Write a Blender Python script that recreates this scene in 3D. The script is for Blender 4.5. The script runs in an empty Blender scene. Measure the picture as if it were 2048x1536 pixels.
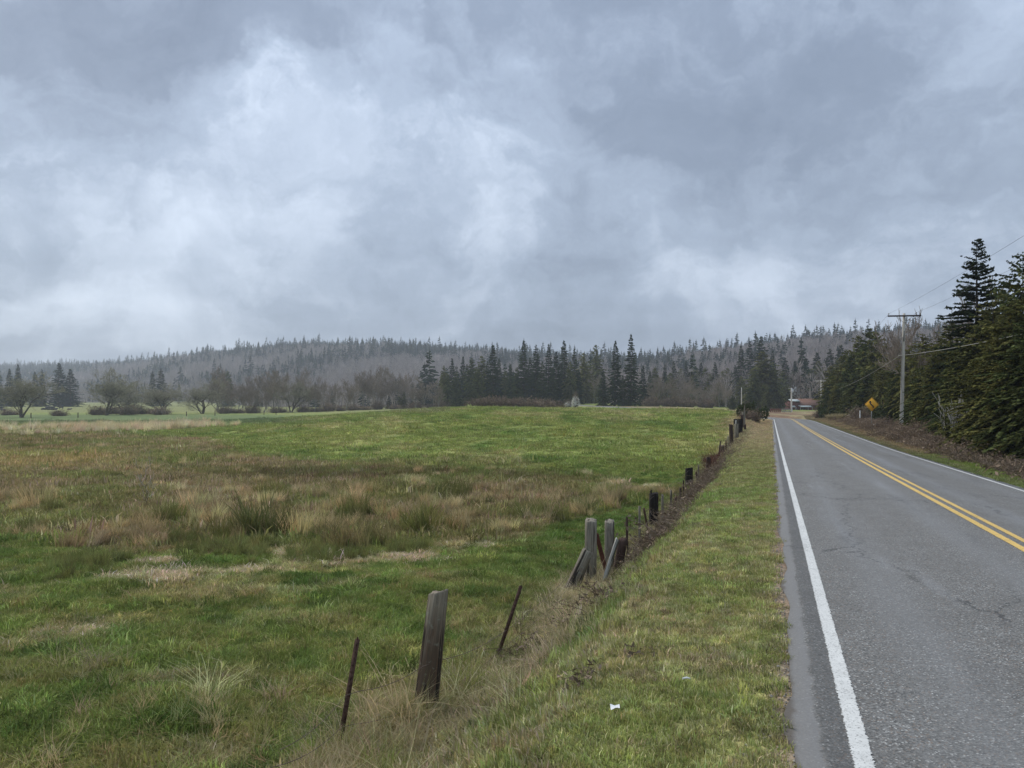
import bpy, math, random
import numpy as np
from mathutils import Vector
R = math.radians
scn = bpy.context.scene
# ------------------------------------------------------------------ camera, sky, sun, exposure
F, CX, HZ, CAMZ = 1539.0, 1024.0, 812.0, 1.75          # photo pixels: focal length, centre column, horizon row; eye height in m
cam_d = bpy.data.cameras.new('camera'); cam = bpy.data.objects.new('camera', cam_d)
scn.collection.objects.link(cam); scn.camera = cam
cam.location = (0, 0, CAMZ); cam.rotation_euler = (R(90), 0, 0)
cam_d.sensor_width = 36.0; cam_d.lens = 36.0 * F / 2048.0; cam_d.shift_y = (HZ - 768.0) / 2048.0
cam_d.clip_start = 0.05; cam_d.clip_end = 12000
SUN_EL, SUN_AZ = 46.0, -48.0
scn.view_settings.view_transform = 'Standard'; scn.view_settings.look = 'None'
scn.view_settings.exposure = 0.8; scn.view_settings.gamma = 1.0; scn.view_settings.use_curve_mapping = False
cy = scn.cycles
cy.use_denoising = True; cy.max_bounces = 5; cy.diffuse_bounces = 3; cy.glossy_bounces = 2
cy.transmission_bounces = 3; cy.transparent_max_bounces = 6; cy.volume_bounces = 1
cy.caustics_reflective = False; cy.caustics_refractive = False

def node(nt, typ, loc=None, **kw):
    n = nt.nodes.new(typ)
    for k, v in kw.items(): setattr(n, k, v)
    return n
def setin(n, **kw):
    for k, v in kw.items():
        n.inputs[k.replace('_', ' ')].default_value = v
def mathn(nt, op, a, b=None, c=None):
    n = node(nt, 'ShaderNodeMath', operation=op)
    for i, s in enumerate((a, b, c)):
        if s is None: continue
        if isinstance(s, (int, float)): n.inputs[i].default_value = s
        else: nt.links.new(s, n.inputs[i])
    return n.outputs[0]
def vmath(nt, op, a, b=None):
    n = node(nt, 'ShaderNodeVectorMath', operation=op)
    for i, s in enumerate((a, b)):
        if s is None: continue
        if isinstance(s, (tuple, list)): n.inputs[i].default_value = s
        else: nt.links.new(s, n.inputs[i])
    return n
def maprange(nt, v, a, b, c=0.0, d=1.0, smooth=True):
    n = node(nt, 'ShaderNodeMapRange'); n.interpolation_type = 'SMOOTHSTEP' if smooth else 'LINEAR'
    nt.links.new(v, n.inputs[0])
    for i, q in enumerate((a, b, c, d)): n.inputs[i + 1].default_value = q
    return n.outputs[0]
def noise(nt, vec, scale, detail=4, rough=.5, dist=0.0):
    n = node(nt, 'ShaderNodeTexNoise')
    if vec is not None: nt.links.new(vec, n.inputs['Vector'])
    setin(n, Scale=scale, Detail=detail, Roughness=rough, Distortion=dist)
    return n.outputs[0]
def mixc(nt, f, a, b, blend='MIX'):
    n = node(nt, 'ShaderNodeMix', data_type='RGBA', blend_type=blend)
    for i, s in ((0, f), (6, a), (7, b)):
        if isinstance(s, (int, float)): n.inputs[i].default_value = s
        elif isinstance(s, (tuple, list)): n.inputs[i].default_value = (*s[:3], 1)
        else: nt.links.new(s, n.inputs[i])
    return n.outputs[2]

world = bpy.data.worlds.new('World'); scn.world = world; world.use_nodes = True
wn = world.node_tree; wn.nodes.clear()
def pixdir(x, y):
    v = Vector(((x - CX) / F, 1.0, (HZ - y) / F)); v.normalize(); return tuple(v)
def build_sky():
    nt = wn
    tc = node(nt, 'ShaderNodeTexCoord'); dirv = vmath(nt, 'NORMALIZE', tc.outputs['Generated']).outputs[0]
    sep = node(nt, 'ShaderNodeSeparateXYZ'); nt.links.new(dirv, sep.inputs[0])
    zz = mathn(nt, 'MAXIMUM', sep.outputs[2], 0.0)
    zden = mathn(nt, 'ADD', zz, 0.16)
    u = mathn(nt, 'DIVIDE', sep.outputs[0], zden); v = mathn(nt, 'DIVIDE', sep.outputs[1], zden)
    cmb = node(nt, 'ShaderNodeCombineXYZ'); nt.links.new(u, cmb.inputs[0]); nt.links.new(v, cmb.inputs[1])
    mp = node(nt, 'ShaderNodeMapping'); mp.inputs['Rotation'].default_value = (0, 0, R(28)); mp.inputs['Scale'].default_value = (.62, 1.1, 1)
    mp.inputs['Location'].default_value = (3.1, 1.7, 0)
    nt.links.new(cmb.outputs[0], mp.inputs[0])
    wv = node(nt, 'ShaderNodeTexNoise'); nt.links.new(mp.outputs[0], wv.inputs['Vector']); setin(wv, Scale=1.1, Detail=3, Roughness=.5)
    off = vmath(nt, 'SCALE', vmath(nt, 'SUBTRACT', wv.outputs['Color'], (.5, .5, .5)).outputs[0]); off.inputs['Scale'].default_value = .7
    wp = vmath(nt, 'ADD', mp.outputs[0], off.outputs[0]).outputs[0]
    n1 = noise(nt, wp, .62, 7, .45); n2 = noise(nt, wp, 1.9, 8, .55)
    dn = node(nt, 'ShaderNodeTexNoise'); nt.links.new(dirv, dn.inputs['Vector']); setin(dn, Scale=3.4, Detail=7, Roughness=.56)
    dn2 = node(nt, 'ShaderNodeTexNoise'); nt.links.new(dirv, dn2.inputs['Vector']); setin(dn2, Scale=11.0, Detail=7, Roughness=.6)
    w1 = vmath(nt, 'SCALE', vmath(nt, 'SUBTRACT', dn.outputs['Color'], (.5, .5, .5)).outputs[0]); w1.inputs['Scale'].default_value = .42
    w2 = vmath(nt, 'SCALE', vmath(nt, 'SUBTRACT', dn2.outputs['Color'], (.5, .5, .5)).outputs[0]); w2.inputs['Scale'].default_value = .10
    wd = vmath(nt, 'ADD', vmath(nt, 'ADD', dirv, w1.outputs[0]).outputs[0], w2.outputs[0]).outputs[0]
    n3 = noise(nt, wd, 4.2, 9, .58)
    # long cloud bands lying slantwise across the deck
    mb_ = node(nt, 'ShaderNodeMapping'); mb_.inputs['Rotation'].default_value = (0, R(24), 0); mb_.inputs['Scale'].default_value = (2.2, 2.2, 7.5); nt.links.new(wd, mb_.inputs[0])
    n4 = noise(nt, mb_.outputs[0], 1.0, 8, .56)
    rag = maprange(nt, noise(nt, wd, 6.5, 9, .62), .40, .62, -.5, .5)
    val = mathn(nt, 'MULTIPLY_ADD', mathn(nt, 'SUBTRACT', n1, .5), .70, .45)
    val = mathn(nt, 'MULTIPLY_ADD', mathn(nt, 'SUBTRACT', n2, .5), .45, val)
    val = mathn(nt, 'MULTIPLY_ADD', mathn(nt, 'SUBTRACT', n3, .5), .72, val)
    val = mathn(nt, 'MULTIPLY_ADD', mathn(nt, 'SUBTRACT', n4, .5), 1.4, val)
    val = mathn(nt, 'MULTIPLY_ADD', rag, .20, val)
    # broad masses of the overcast deck: (column, row, angular size, weight)
    for (x, y, sz, w) in ((480, 230, .13, .18), (640, 300, .12, .22), (250, 420, .38, .16), (40, 440, .26, .10), (500, 480, .24, .12), (1250, 60, .55, -.34), (1560, 280, .38, -.20), (560, -60, .30, -.42), (330, 20, .22, -.20), (120, 260, .2, -.08),
                          (80, 0, .28, -.22), (1000, 450, .18, .24), (960, 590, .12, .24), (1480, 520, .24, .26), (760, 500, .13, -.16), (1900, 440, .26, .06), (960, 690, .26, -.12), (100, 650, .30, .12), (1990, 40, .20, .10), (1300, 600, .20, .14), (1750, 640, .24, .12)):
        dt = vmath(nt, 'DISTANCE', wd, pixdir(x, y)).outputs['Value']
        g = maprange(nt, dt, sz, 0.0, 0.0, 1.0)
        val = mathn(nt, 'MULTIPLY_ADD', g, w, val)
    ramp = node(nt, 'ShaderNodeValToRGB'); nt.links.new(maprange(nt, val, -.45, 1.25, 0.0, 1.0, False), ramp.inputs[0])
    e = ramp.color_ramp.elements
    e[0].position = 0.0; e[0].color = (.098, .123, .168, 1); e[1].position = 1.0; e[1].color = (.50, .55, .63, 1)
    for q, cq in ((.265, (.140, .171, .226, 1)), (.53, (.228, .272, .345, 1)), (.853, (.43, .485, .57, 1))):
        m = e.new(q); m.color = cq
    sky = node(nt, 'ShaderNodeTexSky', sky_type='NISHITA'); sky.sun_disc = False
    sky.sun_elevation = R(SUN_EL); sky.sun_rotation = R(SUN_AZ)
    sk = vmath(nt, 'SCALE', sky.outputs[0]); sk.inputs['Scale'].default_value = .10
    col = mixc(nt, .05, ramp.outputs[0], sk.outputs[0])
    bg = node(nt, 'ShaderNodeBackground'); nt.links.new(col, bg.inputs[0]); nt.links.new(mathn(nt, 'MULTIPLY_ADD', zz, 1.10, .80), bg.inputs[1])      # an overcast sky is brighter overhead than at the horizon
    out = node(nt, 'ShaderNodeOutputWorld'); nt.links.new(bg.outputs[0], out.inputs[0])
build_sky()
world.cycles.sampling_method = 'MANUAL'; world.cycles.sample_map_resolution = 512
sd = bpy.data.lights.new('sun', 'SUN'); so = bpy.data.objects.new('sun', sd); scn.collection.objects.link(so)
sd.energy = 1.5; sd.angle = R(14); sd.color = (1, .94, .84)
so.rotation_euler = (R(90 - SUN_EL), 0, R(180 - SUN_AZ) - R(0))
so.location = (0, 0, 60)

# ------------------------------------------------------------------ helpers
rng = np.random.default_rng(7); random.seed(7)
COL = scn.collection
def mesh_np(name, V, Fc, mat=None, smooth=False, attrs=None, uv=None):
    """V (n,3); Fc list of (m,k) arrays"""
    V = np.asarray(V, np.float32); me = bpy.data.meshes.new(name)
    if not isinstance(Fc, (list, tuple)): Fc = [Fc]
    Fc = [np.asarray(f, np.int32) for f in Fc if len(f)]
    me.vertices.add(len(V)); me.vertices.foreach_set('co', V.ravel())
    if Fc:
        loops = np.concatenate([f.ravel() for f in Fc]); tot = np.concatenate([np.full(len(f), f.shape[1], np.int32) for f in Fc])
        st = np.concatenate([[0], np.cumsum(tot)[:-1]]).astype(np.int32)
        me.loops.add(len(loops)); me.loops.foreach_set('vertex_index', loops)
        me.polygons.add(len(tot)); me.polygons.foreach_set('loop_start', st); me.polygons.foreach_set('loop_total', tot)
        if smooth: me.polygons.foreach_set('use_smooth', np.ones(len(tot), bool))
        if uv is not None:
            ul = me.uv_layers.new(name='UVMap'); ul.data.foreach_set('uv', np.asarray(uv, np.float32)[loops].ravel())
    for k, (typ, arr) in (attrs or {}).items():
        a = me.attributes.new(k, typ, 'POINT'); arr = np.asarray(arr)
        if typ == 'FLOAT_COLOR':
            arr = np.concatenate([arr[:, :3], np.ones((len(arr), 1))], 1) if arr.shape[1] == 3 else arr
            a.data.foreach_set('color', arr.astype(np.float32).ravel())
        elif typ == 'FLOAT_VECTOR': a.data.foreach_set('vector', arr.astype(np.float32).ravel())
        elif typ == 'INT': a.data.foreach_set('value', arr.astype(np.int32).ravel())
        else: a.data.foreach_set('value', arr.astype(np.float32).ravel())
    me.update(calc_edges=True); me.validate()
    if mat: me.materials.append(mat)
    return me
class MB:
    def __init__(s): s.V = []; s.F = {}; s.n = 0
    def add(s, V, *Fs):
        V = np.asarray(V, float).reshape(-1, 3); s.V.append(V)
        for f in Fs:
            f = np.asarray(f, int)
            if f.size: s.F.setdefault(f.shape[1], []).append(f + s.n)
        s.n += len(V)
    def box(s, c, d, rz=0.0):
        x, y, z = d[0] / 2, d[1] / 2, d[2] / 2
        P = np.array([[-x, -y, -z], [x, -y, -z], [x, y, -z], [-x, y, -z], [-x, -y, z], [x, -y, z], [x, y, z], [-x, y, z]])
        ca, sa = math.cos(rz), math.sin(rz); Q = P.copy(); Q[:, 0] = P[:, 0] * ca - P[:, 1] * sa; Q[:, 1] = P[:, 0] * sa + P[:, 1] * ca
        s.add(Q + np.array(c), [[3, 2, 1, 0], [4, 5, 6, 7], [0, 1, 5, 4], [1, 2, 6, 5], [2, 3, 7, 6], [3, 0, 4, 7]])
    def tube(s, P, r, n=6, cap=True):
        P = np.asarray(P, float); r = np.broadcast_to(np.asarray(r, float), (len(P),))
        T = np.gradient(P, axis=0); T /= np.linalg.norm(T, axis=1)[:, None] + 1e-9
        up = np.array([0, 0, 1.0]) if abs(T[0, 2]) < .9 else np.array([1.0, 0, 0])
        A = np.cross(T, up); A /= np.linalg.norm(A, axis=1)[:, None] + 1e-9; B = np.cross(T, A)
        th = np.linspace(0, 2 * math.pi, n, endpoint=False)
        V = P[:, None] + r[:, None, None] * (np.cos(th)[None, :, None] * A[:, None] + np.sin(th)[None, :, None] * B[:, None])
        m = len(P); i = np.arange(m - 1)[:, None] * n; j = np.arange(n)[None]
        q = np.stack([i + j, i + (j + 1) % n, i + n + (j + 1) % n, i + n + j], -1).reshape(-1, 4)
        s.add(V.reshape(-1, 3), q)
        if cap:
            b = s.n - m * n
            for base in (0, (m - 1) * n):
                s.V.append(V[0 if base == 0 else -1].mean(0)[None]); c = s.n; s.n += 1
                f = [[c, b + base + k, b + base + (k + 1) % n] for k in range(n)]
                s.F.setdefault(3, []).append(np.array(f))
    def mesh(s, name, mat=None, smooth=False, attrs=None, uv=None):
        return mesh_np(name, np.concatenate(s.V), [np.concatenate(v) for v in s.F.values()], mat, smooth, attrs, uv)
def ob(name, me, parent=None, loc=None, rot=None, scale=None):
    o = bpy.data.objects.new(name, me); COL.objects.link(o)
    if parent: o.parent = parent
    if loc is not None: o.location = loc
    if rot is not None: o.rotation_euler = rot
    if scale is not None: o.scale = scale
    return o
ORD = 'first second third fourth fifth sixth seventh eighth ninth tenth eleventh twelfth thirteenth fourteenth fifteenth sixteenth seventeenth eighteenth nineteenth twentieth'.split()
ORD += ['twenty-' + q for q in ORD[:9]] + ['thirtieth'] + ['thirty-' + q for q in ORD[:9]]
def relabel():     # like things that carry one label: say which, counting from the left across the picture
    by = {}
    for o in bpy.data.objects:
        if o.parent is None and 'group' in o and 'label' in o: by.setdefault((o['group'], o['label']), []).append(o)
    for (g, l), os_ in by.items():
        if len(os_) < 2: continue
        os_.sort(key=lambda o: o.location.x / max(o.location.y, 1))
        for k, o in enumerate(os_): o['label'] = l + ', ' + ORD[k] + ' from the left'
def tag(o, label, cat=None, group=None, kind=None):
    o['label'] = label
    if cat: o['category'] = cat
    if group: o['group'] = group
    if kind: o['kind'] = kind
    return o
def _h(ix, iy, s):
    n = (ix.astype(np.int64) * 374761393 + iy.astype(np.int64) * 668265263 + s * 1442695041) & 0x7fffffff
    n = ((n ^ (n >> 13)) * 1274126177) & 0x7fffffff
    return ((n ^ (n >> 16)) & 0xffff) / 65535.0
def vn(x, y, s=0):
    x = np.asarray(x, float); y = np.asarray(y, float); ix = np.floor(x); iy = np.floor(y); fx = x - ix; fy = y - iy
    fx = fx * fx * (3 - 2 * fx); fy = fy * fy * (3 - 2 * fy); ix = ix.astype(np.int64); iy = iy.astype(np.int64)
    return (_h(ix, iy, s) * (1 - fx) + _h(ix + 1, iy, s) * fx) * (1 - fy) + (_h(ix, iy + 1, s) * (1 - fx) + _h(ix + 1, iy + 1, s) * fx) * fy
def fbm(x, y, s=0, o=4):
    t = 0; a = .5; tot = 0
    for k in range(o):
        t = t + a * vn(np.asarray(x) * 2 ** k, np.asarray(y) * 2 ** k, s + k * 17); tot += a; a *= .5
    return t / tot
def ss(a, b, x):
    t = np.clip((np.asarray(x, float) - a) / (b - a), 0, 1); return t * t * (3 - 2 * t)
def lerp(a, b, t): return a + (b - a) * t

# ------------------------------------------------------------------ the lie of the land
TH = math.atan((1542 - CX) / F); CT, ST = math.cos(TH), math.sin(TH)
PE0, PL, PY, PR, PE1 = .12, .43, 2.95, 5.5, 5.78           # offsets across the road: edge, white line, centre line, white line, edge
path = []
def build_path():
    x, y = PY * CT - 80 * ST * 0, 0
    pts = []; hd = TH; px_, py_ = PY * CT - 60 * ST, -PY * ST - 60 * CT
    s = -60.0
    while s <= 345:
        pts.append((px_, py_, hd, s))
        if s >= 126: hd -= 1.0 / (95 if s < 160 else 330)
        px_ += math.sin(hd); py_ += math.cos(hd); s += 1.0
    return np.array(pts)
PATH = build_path()
def roadcoord(x, y):
    x = np.asarray(x, float); y = np.asarray(y, float)
    s = x * ST + y * CT; p = x * CT - y * ST
    m = (s > 115) & (s < 420) & (np.abs(p) < 220)
    if m.any():
        idx = np.nonzero(m)[0] if x.ndim else None
        P = PATH[170:]
        xs, ys = (x[idx], y[idx]) if x.ndim else (x[None], y[None])
        bs = np.empty(len(xs)); bp = np.empty(len(xs))
        for c in range(0, len(xs), 20000):
            dx = xs[c:c + 20000, None] - P[None, :, 0]; dy = ys[c:c + 20000, None] - P[None, :, 1]
            k = np.argmin(dx * dx + dy * dy, 1); r = np.arange(len(k)); h = P[k, 2]
            bp[c:c + 20000] = dx[r, k] * np.cos(h) - dy[r, k] * np.sin(h) + PY
            bs[c:c + 20000] = P[k, 3] + dx[r, k] * np.sin(h) + dy[r, k] * np.cos(h)
        if x.ndim: s = s.copy(); p = p.copy(); s[idx] = bs; p[idx] = bp
        else: s, p = bs[0], bp[0]
    return s, p
SL = np.array([-70, 4, 10, 17, 27, 42, 63, 90, 112, 130, 150, 170, 200, 240, 280, 345.])
ZL = np.array([0, 0, 0, -.05, -.14, -.19, -.24, -.24, -.25, -.36, -.45, -.30, .35, 1.2, 2.0, 3.9])
ZY = np.array([.08, .08, .05, 0, -.08, -.13, -.18, -.17, -.15, -.30, -.40, -.25, .40, 1.25, 2.05, 3.95])
ZR = np.array([-.12, -.12, -.14, -.18, -.26, -.37, -.36, -.35, -.33, -.42, -.5, -.32, .38, 1.25, 2.05, 3.95])
SF = np.linspace(-70, 345, 831)
def _sm(z):
    q = np.interp(SF, SL, z)
    for _ in range(3):
        q = np.convolve(np.pad(q, 8, 'edge'), np.ones(17) / 17, 'valid')
    return q
ZLf, ZYf, ZRf = _sm(ZL), _sm(ZY), _sm(ZR)
def zroad(s, p):
    a, b, c = np.interp(s, SF, ZLf), np.interp(s, SF, ZYf), np.interp(s, SF, ZRf)
    q = np.clip(p, PE0 - .6, PE1 + .6)
    return np.where(q < PY, lerp(a, b, (q - PL) / (PY - PL)), lerp(b, c, (q - PY) / (PR - PY)))
DD = np.array([4, 7, 10, 14, 20, 30, 42, 60, 80, 110, 140, 180, 230, 300, 400, 550, 750, 1000.])
TAB = {   # photo column: ground height at the distances above
 -400: [-1.0, -1.0, -1.1, -1.25, -1.4, -1.5, -1.6, -1.65, -1.7, -1.7, -1.7, -1.65, -1.5, -1.0, .7, 2.4, 5, 9],
 0:    [-1.0, -1.0, -1.1, -1.25, -1.4, -1.5, -1.6, -1.65, -1.7, -1.7, -1.7, -1.65, -1.5, -1.0, .7, 2.4, 5, 9],
 400:  [-1.0, -1.0, -1.1, -1.25, -1.4, -1.5, -1.6, -1.65, -1.65, -1.5, -1.6, -1.6, -1.4, -.9, .6, 2.3, 5, 9],
 600:  [-1.0, -1.0, -1.1, -1.25, -1.4, -1.5, -1.55, -1.5, -1.05, -.25, -.5, -1.0, -1.0, -.6, .6, 2.3, 5, 9],
 800:  [-1.0, -1.0, -1.1, -1.25, -1.4, -1.5, -1.5, -1.15, -.45, .55, .95, .5, .2, .5, 1.2, 2.6, 5, 9],
 930:  [-1.05, -1.05, -1.1, -1.25, -1.4, -1.5, -1.5, -.95, -.1, 1.0, 1.75, 1.2, .9, 1.3, 2, 3, 5, 9],
 1100: [-1.0, -1.1, -1.15, -1.35, -1.45, -1.5, -1.5, -.9, 0, .95, 1.3, .8, 1.2, 3.0, 3.5, 4, 6, 10],
 1280: [-.9, -1.1, -1.2, -1.35, -1.5, -1.55, -1.5, -1.0, -.1, .9, 1.15, .7, 1.2, 2.2, 3, 5, 8, 12],
 1400: [-.9, -1.1, -1.2, -1.35, -1.5, -1.6, -1.4, -.9, -.1, 1.1, 1.1, .5, 1.0, 1.6, 3, 6, 10, 15],
 1455: [-.8, -1.0, -1.2, -1.3, -1.4, -1.5, -1.2, -.7, .0, 1.25, .9, .3, .5, .9, 3, 7, 11, 16],
 1547: [-.4, -.4, -.4, -.4, -.4, -.4, -.35, -.35, -.35, -.3, -.3, -.1, 0, .2, 3, 8, 12, 18],
 1800: [-.4, -.4, -.4, -.4, -.5, -.5, -.3, .0, .1, .2, .1, .2, .2, .8, 4, 10, 16, 24],
 2100: [-.5, -.5, -.5, -.55, -.65, -.7, -.4, .3, .6, .9, 1.2, 1.5, 2, 4, 8, 14, 22, 30],
 2800: [-.5, -.5, -.5, -.5, -.5, -.5, -.2, .3, .8, 1.2, 1.5, 2, 3, 5, 9, 15, 22, 30]}
TA = np.array([(k - CX) / F for k in TAB]); TZ = np.array([TAB[k] for k in TAB])
GA = np.linspace(-1.0, 1.2, 221); GL = np.linspace(math.log(4), math.log(1000), 260)
def _tab():
    t = np.array([np.interp(GL, np.log(DD), row) for row in TZ])
    g = np.array([np.interp(GA, TA, t[:, k]) for k in range(len(GL))]).T
    for _ in range(2):
        g = np.apply_along_axis(lambda v: np.convolve(np.pad(v, 4, 'edge'), np.ones(9) / 9, 'valid'), 1, g)
        g = np.apply_along_axis(lambda v: np.convolve(np.pad(v, 3, 'edge'), np.ones(7) / 7, 'valid'), 0, g)
    return g
GZ = _tab()
RX = np.array([-900, -300, 0, 150, 300, 450, 600, 750, 900, 1000, 1150, 1280, 1400, 1500, 1600, 1700, 1850, 2100, 2900.])
RY = np.array([744, 743, 742, 740, 735, 718, 703, 705, 715, 723, 736, 741, 731, 718, 706, 700, 690, 670, 650.])
RD = np.array([2300, 2300, 2200, 1900, 1500, 1400, 1350, 1300, 1250, 1200, 1100, 1000, 950, 900, 880, 860, 800, 700, 700.])
def hillz(a, d, z0):
    px = CX + a * F; D = np.interp(px, RX, RD); zr = CAMZ + (HZ - np.interp(px, RX, RY)) / F * D
    d0 = np.interp(px, [-400, 0, 400, 900, 1300, 1700, 2100], [900, 850, 680, 520, 420, 330, 330])
    t = ss(d0, D, d); t = t * .75 + .25 * np.clip((d - d0) / (D - d0), 0, 1)
    und = 1 + .10 * (fbm(a * 14, d * .004, 5, 3) - .5) * t * (1 - t) * 8
    zz = z0 + (zr - z0) * t * und
    return zz - np.clip(d - D, 0, 3000) * .03 * (d > D)
def ground(x, y, detail=True):
    x = np.asarray(x, float); y = np.asarray(y, float)
    yy = np.maximum(y, 4.0); a = np.clip(x / yy, -1.0, 1.2); d = np.maximum(np.where(np.abs(x / yy) > 1.2, np.hypot(x, y) * .75, yy), 4.0)
    fa = (a - GA[0]) / (GA[1] - GA[0]); fl = np.clip((np.log(np.minimum(d, 999.9)) - GL[0]) / (GL[1] - GL[0]), 0, len(GL) - 1.001)
    ia = np.clip(fa.astype(int), 0, len(GA) - 2); il = np.clip(fl.astype(int), 0, len(GL) - 2); fa = fa - ia; fl = fl - il
    z = (GZ[ia, il] * (1 - fa) + GZ[ia + 1, il] * fa) * (1 - fl) + (GZ[ia, il + 1] * (1 - fa) + GZ[ia + 1, il + 1] * fa) * fl
    z = hillz(a, d, z)
    if detail:
        amp = ss(1.5, 3, d) * (1 - ss(300, 600, d))
        z = z + amp * ((fbm(x * 1.5, y * 1.5, 3, 3) - .5) * .20 + (fbm(x * .22, y * .22, 9, 3) - .5) * .28 * ss(8, 40, d))
    s, p = roadcoord(x, y)
    zr = zroad(s, p)
    inr = (s > -65) & (s < 340)
    wl = ss(.95, 2.7, -p); wr = ss(6.6, 9.6, p)
    bump = (fbm(x * 2.1, y * 2.1, 31, 3) - .5) * .07 * ss(.1, .8, np.maximum(-p, p - 5.9)) if detail else 0
    ze = zr - .012 - .05 * np.clip(np.maximum(-p - .1, p - 5.9), 0, 2) + bump
    ze = ze - .14 * ss(0, .35, np.minimum(p - PE0, PE1 - p))
    w = np.maximum(wl, wr)
    return np.where(inr, lerp(ze, z, w), z)
def gz(x, y): return float(ground(np.array([x]), np.array([y]))[0])
def at(px, d): return (px - CX) / F * d            # column + distance -> metres to the side
def zat(py, d): return CAMZ - (py - HZ) / F * d    # row + distance -> height

# ------------------------------------------------------------------ ground colours (albedo of what grows there)
GREEN = np.array([.208, .262, .070]); LUSH = np.array([.105, .175, .042]); STRAW = np.array([.56, .475, .275]); RUSH = np.array([.270, .222, .105])
OLIVE = np.array([.240, .250, .078]); DIRT = np.array([.24, .19, .135]); DRY = np.array([.40, .345, .175]); DKBR = np.array([.125, .108, .046])
YEL = np.array([.35, .295, .115])
MU = [-400, 0, 200, 380, 500, 700, 900, 1050, 1150, 1300, 1360]
MT = [866, 866, 864, 882, 905, 926, 930, 938, 955, 978, 990]; MBt = [1085, 1085, 1090, 1095, 1090, 1085, 1085, 1070, 1035, 1000, 990]
def colour(x, y, z):
    x = np.asarray(x, float); y = np.asarray(y, float); d = np.maximum(y, 2.5)
    u = CX + F * x / d; v = HZ + F * (CAMZ - z) / d
    s, p = roadcoord(x, y)
    n1 = fbm(x * .35, y * .35, 41, 4); n2 = fbm(x * 1.7, y * 1.7, 42, 4); n3 = fbm(x * .06, y * .06, 43, 3); nb = fbm(x * .5 + 9, y * .18, 44, 4)
    def mix(c, k, w): return c + (np.asarray(k) - c) * np.clip(w, 0, 1)[:, None]
    c = np.tile(GREEN, (len(x), 1))
    # near pasture
    c = mix(c, LUSH, ss(.50, .72, n1) * .8); c = mix(c, OLIVE, ss(.50, .70, n2) * .6)
    c = mix(c, DRY, ss(.56, .74, fbm(x * .9, y * .9, 51, 4)) * .62 * (1 - ss(900, 1150, u)))
    c = mix(c, YEL, ss(.46, .62, fbm(x * .4 + 5, y * .4, 52, 3)) * .45 * ss(1140, 1190, v))
    c = mix(c, LUSH, ss(900, 1120, u) * ss(1010, 1060, v) * (1 - ss(1250, 1330, v)) * .55)
    f3 = fbm(x * 3.2, y * 3.2, 46, 3); c = mix(c, LUSH * .8, ss(.56, .72, f3) * .75); c = mix(c, YEL, ss(.44, .30, f3) * .45)
    # rising field
    up = 1 - ss(930, 975, v + (n1 - .5) * 60)
    fieldc = np.tile(np.array([.215, .255, .072]), (len(x), 1))
    fieldc = mix(fieldc, LUSH, ss(.54, .72, nb) * .7); fieldc = mix(fieldc, [.37, .335, .145], ss(.52, .68, fbm(x * .25, y * .09, 61, 4)) * .55)
    fieldc = mix(fieldc, [.255, .28, .08], ss(.5, .7, n3) * .5)
    c = mix(c, fieldc, up * (d < 500))
    # marsh
    T = np.interp(u, MU, MT); B = np.interp(u, MU, MBt); w = (fbm(x * .25, y * .12, 71, 4) - .5)
    inm = ss(-8, 10, (v - T) + w * 50) * ss(-14, 18, (B - v) + w * 70) * (u < 1365) * (y > 4)
    mc = np.tile(RUSH, (len(x), 1)); mc = mix(mc, OLIVE * .8, ss(.45, .65, n1) * .75); mc = mix(mc, DRY, ss(.52, .7, n2) * .55)
    mc = mix(mc, DKBR, ss(18, 5, np.abs(v - 948)) * ss(420, 520, u) * .75); mc = mix(mc, YEL * 1.1, ss(22, 8, np.abs(v - 922)) * (1 - ss(150, 330, u)) * .8)
    mc = mix(mc, GREEN, ss(.52, .68, fbm(x * .3, y * .15, 77, 3)) * .5)
    c = mix(c, mc, inm)
    # far left bands
    fl = (u < 900) & (y > 60)
    c = mix(c, STRAW * .8, fl * .3 * ss(5, 1.5, np.abs(v - (857 - (u - 200) * .012) + w * 6)) * (1 - ss(200, 520, u + w * 300)) * .9)
    c = mix(c, [.13, .175, .075], fl * ss(850, 845, v) * ss(826, 832, v) * (1 - ss(500, 700, u)) * .9)
    c = mix(c, [.215, .225, .095], fl * ss(828, 823, v) * (y < 800) * .9)
    # raked straw lines
    for (ux, vy, ru, rv) in ((330, 1157, 125, 9), (520, 1142, 90, 6), (790, 1117, 95, 9), (640, 1128, 70, 5), (310, 1126, 45, 5), (1312, 972, 28, 5), (620, 1102, 90, 4), (1225, 968, 30, 4)):
        q = ((u - ux) / ru) ** 2 + ((v - vy + (ux - u) * -.03) / rv) ** 2
        c = mix(c, STRAW * 1.1, ss(1.2, .3, q + (n2 - .5) * 1.6) * .85)
    # woodland floor of the hills
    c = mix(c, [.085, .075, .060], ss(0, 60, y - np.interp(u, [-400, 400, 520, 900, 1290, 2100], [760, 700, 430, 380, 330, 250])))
    # roadside
    near = (s > -65) & (s < 340)
    vc = np.tile(np.array([.272, .298, .100]), (len(x), 1)); vc = mix(vc, [.37, .335, .160], ss(.46, .66, n2) * .5); vc = mix(vc, LUSH * 1.5, ss(.52, .7, n1) * .45); vc = mix(vc, [.33, .275, .15], ss(.58, .72, fbm(x * 4, y * 4, 47, 3)) * .6)
    vc = mix(vc, [.40, .325, .18], ss(16, 42, y) * .75 * ss(.3, .6, n1 + .1)); vc = mix(vc, [.18, .22, .06], ss(9, 22, y) * (1 - ss(28, 45, y)) * .35)
    lw = ss(2.6, 1.5, -p + (n1 - .5) * .9) * (p < 3)
    c = mix(c, vc, lw * near)
    bk = ss(1.7, 2.3, -p + (n2 - .5) * .6) * ss(3.7, 3.0, -p) * near * (p < 0) * (y < 120)
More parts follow.
